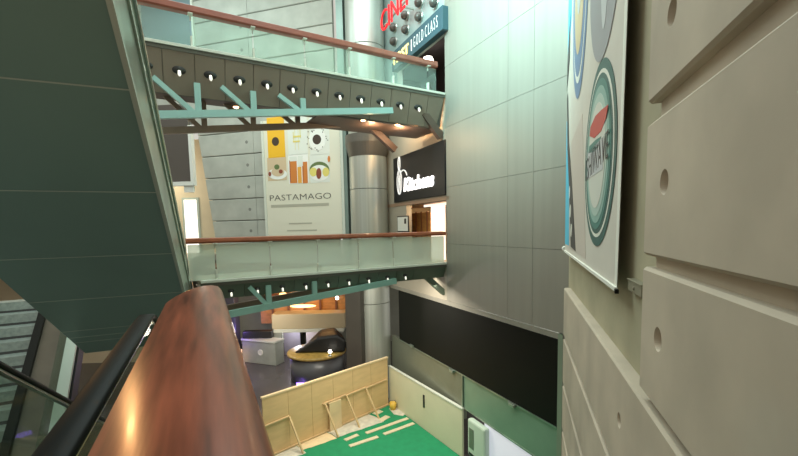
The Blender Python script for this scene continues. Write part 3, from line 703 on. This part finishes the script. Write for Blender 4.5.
# ------------------------------------------------------------------ big escalator seen from below
d1 = ray(232, 482).normalized(); d2 = V((d1.y, -d1.x, 0)).normalized()
nn = d1.cross(d2).normalized()
if nn.z < 0: nn = -nn
PE = C0 + ray(188, 290) * (10 / ray(188, 290).y)
bas = (d1, d2, nn)
esc = thing('escalator', 'large escalator overhead with dark green panelled underside', 'escalator', PE + nn * .5)
seams = [-16.4, -14.35, -12.3, -10.25, -8.2, -6.17, -4.08, -1.95, .1, 2.2, 2.75, 3.2, 4.3]
mu = MB()
W0, W1 = -3.1, -.13
for i in range(len(seams) - 1):
    mu.box(PE, bas, (seams[i] + .012, seams[i + 1] - .012), (W0, W1), (0, .05))
mu.build('underside_panels', m_under, esc)
mj = MB()
for s in seams[1:-1]: mj.box(PE, bas, (s - .010, s + .010), (W0, W1), (-.003, .03))
mj.build('panel_joints', m_seamlight, esc)
MB().box(PE, bas, (seams[0], 4.3), (W0 + .02, W1 - .02), (.06, 1.0)).build('truss_casing', m_dark, esc)
# side cladding facing the void
sd = MB(); sd.box(PE, bas, (seams[0], 4.3), (W1, W1 + .04), (-.03, .85)); sd.build('side_cladding', m_sidesteel, esc, bevel=.01)
ed = MB(); ed.box(PE, bas, (seams[0], 4.3), (W1, W1 + .06), (-.04, .04)); ed.build('edge_profile', m_seamlight, esc)
lip = MB(); lip.box(PE, bas, (seams[0], 4.3), (W1 - .04, W1 + .07), (.85, .92)); lip.build('top_profile', m_seamlight, esc)
MB().box(PE, bas, (seams[0], 4.3), (W1 - .03, W1 - .015), (1.0, 1.75)).build('glass_panel', m_glassdark, esc)
MB().tube([PE + d1 * s + d2 * (W1 - .02) + nn * 1.8 for s in (seams[0], 4.3)], .035, 10).build('handrail', m_steel, esc)
st = MB(); hd1 = V((d1.x, d1.y, 0)).normalized()
for i in range(60):
    s = seams[0] + .2 + i * .33
    if s > 4.0: break
    base = PE + d1 * s + nn * 1.0
    st.box(base, (hd1, d2, Z), (0, .3), (W0 + .3, W1 - .3), (-.15, .05))
st.build('steps', m_sidesteel, esc)

# ------------------------------------------------------------------ ascending escalator far left
thA = radians(-29.5); AE = V((-8.76, 10, -4.1)); dh = V((sin(thA), cos(thA), 0)); da = (dh * cos(radians(30)) + Z * sin(radians(30))); dl = V((-cos(thA), sin(thA), 0)); na = dl.cross(da)
if na.z < 0: na = -na
ba = (da, dl, na)
asc = thing('escalator', 'pale escalator climbing away at far left with ribbed steps', 'escalator', AE + da * -5)
lo_, hi_ = -6.4, 7.0
MB().box(AE, ba, (lo_, hi_), (-.02, .26), (-.1, .04)).build('deck_strip', m_seamlight, asc)
MB().box(AE, ba, (lo_, hi_), (.02, 3.2), (-1.2, -.55)).build('truss_casing', m_dark, asc)
MB().box(AE, ba, (lo_, hi_), (.26, .95), (-.2, -.05)).build('inner_cladding', mat('cladding_brown', (.10, .085, .06), .35, .3, .2, 1), asc)
MB().box(AE, ba, (lo_, hi_), (.95, 1.15), (-.2, .1)).build('skirt', m_black, asc)
MB().box(AE, ba, (lo_, hi_), (.26, .30), (.04, .6)).build('glass_panel', m_glassdark, asc)
stp = MB(); i = 0; stm = mat('step_alloy', (.34, .40, .37), .4, .5, .2, 8)
s = lo_
while s < hi_:
    base = AE + da * s + na * -.3
    stp.box(base, (dh, dl, Z), (0, .62), (1.15, 3.1), (-.3, .0)); s += .7
stp.build('steps', stm, asc)
MB().box(AE, ba, (lo_, hi_), (3.1, 3.2), (-.3, .5)).build('skirt', m_sidesteel, asc)
MB().tube([AE + da * s + dl * 3.15 + na * .9 for s in (lo_, hi_)], .05, 8).build('handrail', m_rubber, asc)
MB().box(AE, ba, (lo_, hi_), (3.13, 3.17), (.5, .88)).build('glass_panel', m_glassdark, asc)

# ------------------------------------------------------------------ near escalator beside us
AZR = radians(-25.27); ur = V((sin(AZR), cos(AZR), 0)); rr = V((cos(AZR), -sin(AZR), 0)); O = V((0, 0, 0))
near = thing('escalator', 'nearest escalator with thick black rubber handrail beside the wooden rail', 'escalator', O + rr * -.97 + ur * 2)
def belt(w, D0, zt=.862):
    path = [(-1.2, zt)]
    R = .62
    path += [(D0 - .35 + .0, zt)]
    for i in range(1, 8):
        a = radians(30) * i / 7; path.append((D0 - .35 + R * sin(a), zt - R * (1 - cos(a))))
    x, z = path[-1]; path.append((x + 6 * cos(radians(30)), z - 6 * sin(radians(30))))
    return path
def sweep(mb, path, prof, w):
    rings = []
    for i, (x, z) in enumerate(path):
        a = path[max(i - 1, 0)]; b = path[min(i + 1, len(path) - 1)]
        tx, tz = b[0] - a[0], b[1] - a[1]; l = hypot(tx, tz); tx /= l; tz /= l
        rings.append([O + ur * (x - tz * q[1]) + rr * (w + q[0]) + Z * (z + tx * q[1]) for q in prof])
    mb.loft(rings)
bprof = [(-.058, -.034), (-.06, -.014), (-.045, -.002), (0, .0), (.035, -.002), (.046, -.012), (.044, -.03), (.03, -.046), (-.04, -.05)]
for w, gname in ((-.398, 'near'), (-1.54, 'far')):
    pth = belt(w, 3.72)
    m = MB(); sweep(m, pth, bprof, w); m.build('handrail', m_rubber, near, smooth=True)
    m = MB(); sweep(m, [(x, z - .045) for x, z in pth], [(-.022, -.03), (-.022, 0), (.022, 0), (.022, -.03)], w); m.build('handrail_guide', m_sidesteel, near)
    g = MB()
    top = [(x, z - .07) for x, z in pth]
    bot = [(x, (min(0.08, .08 - (x - 2.55) * .577) if x > 2.55 else .08)) for x, z in pth]
    pts = [O + ur * x + rr * (w - .006) + Z * z for x, z in top] + [O + ur * x + rr * (w - .006) + Z * z for x, z in bot[::-1]]
    g.prism(pts, rr * .012); g.build('glass_panel', m_glassdark, near)
m = MB(); m.box(O, (ur, rr, Z), (-1.2, 2.5), (-1.5, -.44), (-.12, 0)); m.build('landing_plate', m_sidesteel, near)
m = MB()
for i in range(17):
    x = 2.5 + i * .36; m.box(O, (ur, rr, Z), (x, x + .36), (-1.48, -.46), (-.42 - i * .208, -.1 - i * .208))
m.build('steps', m_dark, near)
# ------------------------------------------------------------------ near timber rail
t = thing('timber_handrail', 'wide polished red-brown timber handrail in the foreground', 'handrail', O + ur * 1.2)
pf = [(-.222, 1.0), (-.219, 1.034), (-.172, 1.066), (-.118, 1.092), (-.063, 1.111), (-.013, 1.120), (.030, 1.121), (.062, 1.112), (.078, 1.095), (.088, 1.07), (.09, 1.03), (.082, .985), (.05, .96), (-.17, .96)]
rings = [[O + ur * D + rr * w + Z * z for w, z in pf] for D in (-1.2, 0, .6, 1.2, 1.8, 2.4, 2.72)]
rings.append([O + ur * 2.765 + rr * (-.066 + (w + .066) * .97) + Z * (1.04 + (z - 1.04) * .95) for w, z in pf])
o = MB().loft(rings).build('rail', None or m_wood, t, smooth=True)
mm = o.modifiers.new('edge', 'EDGE_SPLIT'); mm.split_angle = radians(40)
for D in (.2, 1.4, 2.5):
    MB().box(O, (ur, rr, Z), (D - .03, D + .03), (-.09, -.05), (.75, .97)).build('rail_bracket', m_steel, t, bevel=.006)
MB().box(O, (ur, rr, Z), (-1.2, 2.7), (-.078, -.062), (-.1, .9)).build('glass_panel', m_glassdark, t)
MB().box(O, (ur, rr, Z), (-1.2, 2.7), (-.12, -.02), (-.3, .03)).build('base_channel', m_sidesteel, t)
struct(MB().box(O, (ur, rr, Z), (-6, 2.6), (-.36, 0.02), (-.6, -.3)).build('floor', m_deck))

# warm ceiling lamp whose gleam shows on the timber rail
nrl = (rr * -.45 + Z).normalized()
hp_ = on(118, 425, O + rr * -.15 + Z * 1.075, nrl); vd = (hp_ - C0).normalized(); rf = vd - nrl * 2 * vd.dot(nrl)
RAILLAMP = hp_ + rf * 3.2
# ------------------------------------------------------------------ hanging screen, lit doorway, beige wall at left
SN = Fr(on(180, 160, (0, 18, 0), V((0, 1, 0))).xy.to_3d(), radians(95), 1)
if SN.w.y > 0: SN.w = -SN.w
def sp(x, y, n=0): return SN.px(x, y, n)
s1, z1 = sp(188, 128); s0, _ = sp(150, 160); z0 = sp(175, 182)[1]
t = thing('hanging_screen', 'dark rectangular hanging screen with white frame left of the concrete wall', 'screen', SN.p((s0 + s1) / 2, 0, z0))
MB().box(SN.P, SN.basis, (s0, s1), (-.15, 0), (z0, z1 + 1)).build('screen_panel', mat('screen_taupe', (.09, .075, .065), .4), t)
MB().box(SN.P, SN.basis, (s1, s1 + .13), (-.18, .05), (z0, z1 + .1)).build('side_frame', m_white, t); MB().box(SN.P, SN.basis, (s0, s1 + .13), (-.18, .05), (z0 - .17, z0)).build('bottom_frame', m_white, t)
MB().box(SN.P, SN.basis, (s1 - .35, s1 + .05), (-.14, 0), (z0 - .45, z0 - .17)).build('mount', m_white, t)
wl_ = MB(); BW = 27.5
wl_.box(V((0, 0, 0)), (V((1, 0, 0)), V((0, 1, 0)), Z), (-34, -8.6), (BW, BW + .3), (-.2, 7.4)); wl_.box(V((0, 0, 0)), (V((1, 0, 0)), V((0, 1, 0)), Z), (-34, -15), (BW, BW + .3), (-7.4, -.2))
struct(wl_.build('wall_west', m_warm))
a = on(184, 200, (0, BW - .05, 0), V((0, 1, 0))); b = on(199, 243, (0, BW - .05, 0), V((0, 1, 0)))
fr2 = MB(); fr2.box(O, (V((1, 0, 0)), V((0, 1, 0)), Z), (a.x - .15, b.x + .15), (BW - .06, BW), (0, a.z + .15)); struct(fr2.build('door_1', m_seamlight))
tag(MB().box(O, (V((1, 0, 0)), V((0, 1, 0)), Z), (a.x, b.x), (BW - .1, BW - .06), (0, a.z)).build('lit_doorway', e_door, loc=V(((a.x + b.x) / 2, BW - .08, 0))), 'glowing white doorway in the beige wall behind the lower bridge left end', 'doorway')
# floors behind the bridges
gal = MB(); gal.prism([V((-15, 28, -.4)), V((-15, 17.5, -.4)), V((-9.6, 17.5, -.4)), WN.p(9, .25, -.4), WN.p(9, -4.5, -.4)], Z * .38); struct(gal.build('floor', m_deck))
struct(MB().box(O, (V((1, 0, 0)), V((0, 1, 0)), Z), (-34, -33.7), (-6, 28), (-7.4, 14)).build('wall_left', m_warm))

# ------------------------------------------------------------------ lower level
ZF = -7.4
fl = MB(); fl.box(O, (V((1, 0, 0)), V((0, 1, 0)), Z), (-34, 12), (-8, 40), (ZF - .2, ZF)); struct(fl.build('floor', m_floor))
def fp_(x, y, z=ZF): return on(x, y, (0, 0, z), Z)
# green carpet
pa_, pb_ = fp_(265, 459), fp_(388.5, 405); dv_ = (pb_ - pa_).normalized(); nv_ = V((dv_.y, -dv_.x, 0)); nv_ = nv_ if nv_.y < 0 else -nv_
gc = MB(); g = [fp_(250, 480), fp_(262, 462), fp_(300, 443), fp_(355, 422), fp_(386, 403.5), fp_(392, 406)]
gp = [fp_(285, 500)] + [pa_ + (pb_ - pa_) * k + (nv_ * .08) for k in (0, .98)] + [HW.p(0.2, .02, ZF), HW.p(HL, .02, ZF), fp_(520, 520), fp_(300, 540)]
for p in gp: p.z = ZF
gc.prism(gp, Z * .02); tag(gc.build('green_carpet', m_green, loc=fp_(380, 440)), 'large bright green carpet on the lower floor', 'carpet')
# pale strips lying on the carpet
strips = [((345, 441), (358, 435.5), 'short'), ((349.5, 447), (378, 437.5), 'long'), ((366, 434), (408, 419), 'longest'), ((384, 435), (414, 424), 'nearest the hoarding'), ((374.5, 415), (381, 411.5), 'tiny'), ((380, 421.5), (388, 417), 'tiny')]
labs = ['short pale strip on the green carpet, leftmost of the strips', 'pale strip on the green carpet closest to the camera', 'longest pale strip on the green carpet', 'pale strip on the green carpet nearest to the hoarding', 'small pale offcut on the carpet beside the timber braces', 'small pale square offcut on the carpet, right of the other one']
for (a, b, _), lab in zip(strips, labs):
    A, Bq = fp_(*a), fp_(*b); A.z = Bq.z = ZF + .035
    wd = .2 if len(lab) and 'small' not in lab else .3
    tag(MB().bar(A, Bq, wd, .03).build('floor_strip', m_beige, loc=(A + Bq) / 2, bevel=.004), lab, 'strip', 'pale strips on the green carpet')
# plywood partition with raking braces
pa, pb = fp_(265, 459), fp_(388.5, 405); pa.z = pb.z = ZF
PW = Fr(pa, atan2((pb - pa).x, (pb - pa).y), 1)
if PW.w.y > 0: PW.w = -PW.w
PLn = (pb - pa).length
ht = PW.px(260, 395)[1] + ZF; hr = PW.px(384, 363)[1] + ZF
HT = (ht + hr) / 2
t = thing('plywood_partition', 'long plywood partition wall standing behind the green carpet', 'partition', PW.p(PLn / 2, 0, ZF))
nb = 6
zsh = ZF - PW.P.z
for i in range(nb):
    MB().box(V((PW.P.x, PW.P.y, 0)), PW.basis, (PLn * i / nb + .006 - (.0), PLn * (i + 1) / nb - .006), (-.05, 0), (ZF + .02, HT)).build('plywood_sheet', m_ply, t)
P0 = V((PW.P.x, PW.P.y, 0))
MB().box(P0, PW.basis, (-.02, PLn + .02), (-.09, .03), (HT, HT + .07)).build('top_rail', m_plyl, t)
MB().box(P0, PW.basis, (0, PLn), (0, .06), (ZF, ZF + .08)).build('bottom_rail', m_timber, t)
def pw(s, n, z): return P0 + PW.u * s + PW.w * n + Z * z
mid = ZF + (HT - ZF) * .50
for i, f0 in enumerate((.0, .40, .61, .80)):
    s = PLn * (.165, .425, .60, .775)[i]
    s2 = s
    MB().bar(pw(s, .05, mid + .15), pw(s + .12, .8, ZF + .03), .07, .05).build('brace', m_timber, t)
for (a, b) in ((.0, .165), (.41, .60), (.60, .775), (.775, .985)):
    MB().bar(pw(PLn * a, .05, mid + .12), pw(PLn * b, .05, mid + .16), .06, .06).build('ledger', m_timber, t)
t2 = tag(MB().box(P0 + PW.w * .1, PW.basis, (PLn * .45, PLn * .545), (0, .05), (ZF + .03, mid + .1)).build('plywood_offcut', m_plyl, loc=pw(PLn * .5, .12, ZF)), 'pale rectangular plywood offcut leaning on the partition', 'board')
MB().bar(pw(-.03, .03, ZF), pw(-.03, .03, HT - .2), .05, .06).build('end_post', m_dark, t)
MB().bar(pw(PLn * .545, .0, HT + .06), pw(PLn * .545, .0, HT + .22), .03, .03).build('peg', m_timber, t)
# pale sheeting on the floor along the partition foot
pst = mat('pale_sheeting', (.60, .56, .46), .7, 0, .15, 4, bump=.3)
for (a, b, w0, w1, lab, mt_) in ((.0, .20, .62, .85, 'pale grey sheet on the floor at the left foot of the partition', pst), (.205, .43, .55, .8, 'light plywood sheet lying on the floor before the partition', m_plyl), (.435, .79, .75, 1.15, 'crumpled whitish sheeting on the floor before the partition braces', pst)):
    m = MB(); k = 8; rings = []
    for i in range(k + 1):
        s = PLn * (a + (b - a) * i / k); w = w0 + (w1 - w0) * i / k + random.uniform(-.03, .03)
        rings.append([pw(s, .09, ZF + .025), pw(s, w * .5, ZF + .05 + random.uniform(0, .03)), pw(s, w, ZF + .025), pw(s, w, ZF + .021), pw(s, .09, ZF + .021)])
    m.loft(rings); tag(m.build('floor_sheet', mt_, loc=pw(PLn * (a + b) / 2, .4, ZF)), lab, 'sheet')
# clutter at the right end of the partition
B_ = fp_(396, 410); B_.z = ZF
rb = MB(); rb.prism([fp_(389, 409), fp_(397, 405), fp_(409, 412), fp_(403, 416.5), fp_(394, 415)], Z * .04); tag(rb.build('floor_sheet', pst, loc=B_), 'pinkish sheet on the floor between the partition and the hoarding', 'sheet')
Pb = fp_(393, 410); Pb.z = ZF + .02
t = thing('yellow_bucket', 'small yellow bucket at the right end of the plywood partition', 'bucket', Pb)
MB().lathe(Pb, Z, [(.13, 0), (.18, .36), (.16, .36), (.12, .03)], 16).build('body', mat('bucket_yellow', (.70, .45, .06), .5), t, smooth=True)
MB().tube([Pb + V((-.17, 0, .34)), Pb + V((-.12, -.1, .5)), Pb + V((.1, -.1, .5)), Pb + V((.17, 0, .34))], .012, 6).build('bail_handle', m_dark, t)
Pc = fp_(407, 412.5); Pc.z = ZF + .04
t = thing('tool_bag', 'small dark tool bag on the pinkish floor sheet', 'bag', Pc)
MB().box(Pc, HW.basis, (-.2, .2), (-.12, .12), (0, .2)).build('body', mat('bag_dark', (.10, .13, .09), .7), t, bevel=.05)
MB().tube([Pc + HW.u * -.12 + Z * .19, Pc + HW.u * -.06 + Z * .29, Pc + HW.u * .06 + Z * .29, Pc + HW.u * .12 + Z * .19], .015, 6).build('strap', m_dark, t)

# shops beyond
X = (V((1, 0, 0)), V((0, 1, 0)), Z)
struct(MB().box(O, X, (-34, 6), (31.5, 31.8), (ZF, -.5)).build('wall_back', m_greywall))
struct(MB().box(O, X, (-34, 6), (22.5, 31.5), (-.75, -.55)).build('ceiling', mat('lower_ceiling', (.16, .09, .05), .5)))
def yp(x, y, Y): return on(x, y, (0, Y, 0), V((0, 1, 0)))
# cream bulkhead
a = yp(272, 329.5, 26); b = yp(345, 313, 26)
t = thing('shop_bulkhead', 'cream bulkhead band over the lower shop front', 'bulkhead', V(((a.x + b.x) / 2, 26, a.z)))
MB().box(O, X, (a.x, b.x), (26, 27.2), (a.z, b.z)).build('panel', m_cream, t, bevel=.05)
MB().box(O, X, (a.x + .1, b.x - .1), (25.95, 27), (a.z - .22, a.z)).build('lower_trim', m_edge, t, bevel=.03)
# orange lit upper part behind the bulkhead
a2 = yp(268, 315, 28.5); b2 = yp(346, 285, 28.5)
t = thing('timber_canopy', 'orange lit timber wall above the cream bulkhead', 'wall panel', V(((a2.x + b2.x) / 2, 28.5, a2.z)))
MB().box(O, X, (a2.x - .5, b2.x + 1), (28.5, 28.7), (a2.z - .6, -.8)).build('panel', m_orange, t)
for k in range(5):
    x = a2.x + (b2.x - a2.x) * (k + .3) / 5; MB().box(O, X, (x, x + .12), (28.3, 28.5), (a2.z - .6, -.8)).build('rib', mat('dark_rib', (.16, .06, .025), .5), t)
MB().box(O, X, (a2.x - .5, b2.x + 1), (28.1, 28.5), (-3.2, -3.05)).build('shelf', mat('shelf_brown', (.25, .10, .04), .5), t)
for (x, y, sx, sy, lab) in ((262.5, 298, .35, .45, 'round glowing lamp behind the lower bridge truss'), (283, 296, .28, .3, 'glowing amber lamp left of the orange canopy'), (303, 306, .9, .12, 'long amber light strip on the orange canopy'), (337, 298, .12, .12, 'tiny bright spotlight at the right of the orange canopy'), (343, 314, .08, .08, 'tiny bright light at the end of the cream bulkhead')):
    P = yp(x, y, 27.9)
    t = thing('glow_lamp', lab, 'lamp', P)
    MB().lathe(P, V((0, -1, 0)), [(0, -.1), (1, 0), (.8, .08), (0, .12)], 20).build('diffuser', e_glow if sx > .2 else e_lamp, t, smooth=True)
    ch = t.children[0]
    for v in ch.data.vertices: v.co.x *= sx; v.co.z *= sy
    MB().box(P, X, (-.04, .04), (.0, .35), (-.04, .04)).build('mount', m_dark, t)
# booth block
a = fp_(243, 362); b = fp_(276, 366); c = fp_(284.5, 362)
zb1 = yp(260, 343.5, b.y)[2]
t = thing('reception_desk', 'grey block-shaped reception desk on the dark lower floor', 'desk', V(((a.x + b.x) / 2, b.y, ZF)))
ux = (V((b.x - a.x, b.y - a.y, 0))); uy = V((c.x - b.x, c.y - b.y, 0))
MB().prism([V((a.x, a.y, ZF)), V((b.x, b.y, ZF)), V((c.x, c.y, ZF)), V((a.x + c.x - b.x, a.y + c.y - b.y, ZF))], Z * (zb1 - ZF)).build('body', m_booth, t, bevel=.03)
MB().prism([V((a.x - .05, a.y - .08, zb1)), V((b.x, b.y - .08, zb1)), V((c.x + .05, c.y, zb1)), V((a.x + c.x - b.x, a.y + c.y - b.y, zb1))], Z * .1).build('counter_top', m_edge, t)
e = yp(260.5, 352.5, (a.y + b.y) / 2 - .06); dd_ = ux.normalized(); no = V((dd_.y, -dd_.x, 0))
MB().lathe(V((e.x, e.y, e.z)), no, [(.2, -.05), (.2, .04), (.13, .05), (.12, .02)], 16).build('round_emblem', m_white, t)
P = yp(258, 340.5, b.y + 1)
tag(MB().box(V((P.x, P.y, 0)), X, (-.95, 1.0), (-.2, .3), (zb1 + .12, zb1 + .6)).build('dark_monitor', m_dark, loc=V((P.x, P.y, zb1 + .12)), bevel=.05), 'low dark screen standing on the grey reception desk', 'monitor')
# pale pillar behind desk, lilac doors, black post
for (x0, x1, y0, Y, mtl, nm, lab, cat) in ((273, 282, 329, 27.5, m_booth, 'pillar', 'pale grey pillar beside the reception desk', 'pillar'), (283.5, 300, 331, 28.5, m_lilac, 'glass_door', 'lilac-tinted glass door under the cream bulkhead', 'door'), (300, 304.5, 330, 26.4, m_black, 'post', 'black post under the cream bulkhead', 'post'), (306, 322, 331, 28.6, mat('pale_lilac', (.62, .58, .60), .4), 'glass_door', 'pale lit glass door right of the black post', 'door')):
    p0 = yp(x0, y0, Y); p1 = yp(x1, y0, Y)
    o = MB().box(O, X, (p0.x, p1.x), (Y, Y + .2), (ZF, p0.z)).build(nm, mtl, loc=V(((p0.x + p1.x) / 2, Y, ZF))); tag(o, lab, cat)
# left dark wall + purple-lit column
p0 = yp(230, 310, 27); p1 = yp(243, 310, 27)
t = thing('lit_column', 'dark column washed in purple light behind the timber handrail', 'column', V((p0.x, 27, ZF)))
MB().box(O, X, (p0.x - .9, p1.x - .55), (27, 27.8), (ZF, -1)).build('shaft', mat('column_dark', (.07, .07, .09), .4), t, bevel=.05)
pz = yp(236, 346, 27).z
MB().box(O, X, (p0.x - .85, p1.x - .6), (26.9, 27), (pz, pz + .25)).build('light_strip', e_purple, t)
p2 = yp(241, 358, 26.8)
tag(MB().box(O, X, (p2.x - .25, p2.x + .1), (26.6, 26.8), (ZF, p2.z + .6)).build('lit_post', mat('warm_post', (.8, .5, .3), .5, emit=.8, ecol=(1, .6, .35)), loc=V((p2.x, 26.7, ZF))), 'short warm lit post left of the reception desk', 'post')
# round island counter with dark cover
pc = V((-5.0, 24.0, ZF)); zt_ = yp(317, 356, 23.0).z
rad = 1.72
t = thing('round_counter', 'round counter with glowing yellow top on the dark lower floor', 'counter', pc)
MB().lathe(pc, Z, [(rad * .9, 0), (rad * .92, zt_ - ZF - .12)], 40).build('drum', mat('drum_grey', (.13, .13, .14), .3, .2), t, smooth=True)
MB().lathe(V((pc.x, pc.y, zt_)), Z, [(rad * .95, -.12), (rad, -.08), (rad, .02), (rad * .95, .06), (0, .1)], 40).build('counter_top', mat('yellow_top', (.34, .22, .055), .4, 0, .3, 5), t, smooth=True)
pp = yp(303, 381, 22.6)
MB().box(V((pp.x, pp.y - .05, 0)), X, (-.35, .35), (-.05, .0), (ZF + .02, ZF + .22)).build('purple_light', e_purple, t)
m = MB(); zc = zt_ + .06
hb = [(-1.0, .04), (-.5, .5), (.15, 1.15), (1.1, 1.3), (1.5, .9), (1.45, .04)]
m.loft([[V((pc.x + x * (1 - .25 * k), pc.y + .25 + .95 * k, zc + z * (1 - .2 * abs(k)))) for x, z in hb] for k in (-1, -.4, .4, 1)])
tag(m.build('black_cover', mat('cover_black', (.008, .008, .008), .5, bump=.3, scale=3), loc=V((pc.x, pc.y, zc)), bevel=.12), 'black draped cover heaped on the yellow-topped counter', 'cover')
P = V((pc.x + 1.0, pc.y - 1.2, zt_ + .06))
t = thing('counter_lamp', 'small shiny lamp on the right of the yellow counter', 'lamp', P)
MB().lathe(P, Z, [(.12, 0), (.12, .03), (.02, .05), (.02, .15)], 12).build('base', m_steel, t); MB().lathe(P + Z * .15, Z, [(0, 0), (.09, .03), (.11, .11), (.07, .18), (0, .2)], 12).build('globe', e_lamp, t, smooth=True)
# dark pier under the bridge
p0 = yp(346, 330, 21.5); p1 = yp(358, 330, 21.5)

# ------------------------------------------------------------------ light
W = bpy.data.worlds.new('world'); SC.world = W; W.use_nodes = True
bgn = W.node_tree.nodes['Background']; bgn.inputs[0].default_value = (.93, .90, .80, 1); bgn.inputs[1].default_value = .38
def light(kind, loc, power, col, size=1, size_y=None, target=None, spot=None, spread=None):
    ld = bpy.data.lights.new('light', kind); ld.energy = power; ld.color = col
    if kind == 'AREA':
        if spread: ld.spread = radians(spread)
        ld.shape = 'RECTANGLE'; ld.size = size; ld.size_y = size_y or size
    else: ld.shadow_soft_size = size
    if spot: ld.spot_size = spot; ld.spot_blend = .7
    o = bpy.data.objects.new('light', ld); COL.objects.link(o); o.location = loc
    if target is not None: o.rotation_euler = (V(target) - V(loc)).to_track_quat('-Z', 'Y').to_euler()
    return o
light('AREA', (-4, 12, 15.5), 1500, (.82, 1, .955), 14, 10, target=(-4, 12, 0))
light('AREA', (-6, 3.5, 13.5), 560, (.55, 1, .975), 6, 4, target=(4.0, 12.2, 9.2), spread=50)  # unseen cool light, added to brighten the top of the metal wall
# gallery lamps behind the bridges, warm shop lights
for P, w in ((WB.p(-2.5, 1.0, 5.9), 60), (WB.p(-1.5, -1.2, 2.3), 70)): light('POINT', P, w, (1, .72, .42), .15)
light('POINT', WB.p(-1.2, .7, 5.5), 85, (1, .5, .2), .1)
light('POINT', BR.p(LBR - 1.6, -.7, 4.95), 26, (1, .62, .36), .12)
light('POINT', BR.p(LBR - 2.8, -.7, 4.95), 26, (1, .62, .36), .12)
light('AREA', WN.p(7, 4, 13.5), 150, (.75, 1, .97), 8, 3, target=WN.p(7, 0, 10))  # added cool light that brightens the upper back wall, no visible lamp
light('POINT', (-8.5, 25.2, -2.0), 60, (1, .55, .2), .3); light('POINT', (-5.2, 26.6, -2.2), 70, (1, .55, .2), .3)
light('POINT', (-16, 25.5, 5.5), 260, (1, .86, .62), .4)
light('POINT', (-7.2, 27.6, -5.4), 50, (.95, .92, 1), .3)  # added light below the bulkhead to brighten the lilac doors
light('POINT', (-8.5, 23.5, -3.6), 150, (1, .93, .82), .4)  # added fill for the grey wall and floor of the lower level
light('POINT', RAILLAMP, 12, (1, .52, .2), .06)
light('AREA', (-1.5, 15.5, -1.0), 230, (1, .93, .78), 6, 3, target=(-1.5, 17, -7.4))
light('POINT', (-10.6, 26.4, -5.2), 25, (.35, .2, 1), .2)
light('AREA', WN.p(4.5, 2.0, 7.5), 8, (1, .95, .85), 5, 1, target=WN.p(4.5, .2, 2.5))

SC.view_settings.view_transform = 'Standard'; SC.view_settings.look = 'None'; SC.view_settings.gamma = 1; SC.view_settings.exposure = .85
SC.view_settings.use_curve_mapping = False
SC.cycles.max_bounces = 8; SC.cycles.transparent_max_bounces = 16
SC.cycles.use_denoising = True
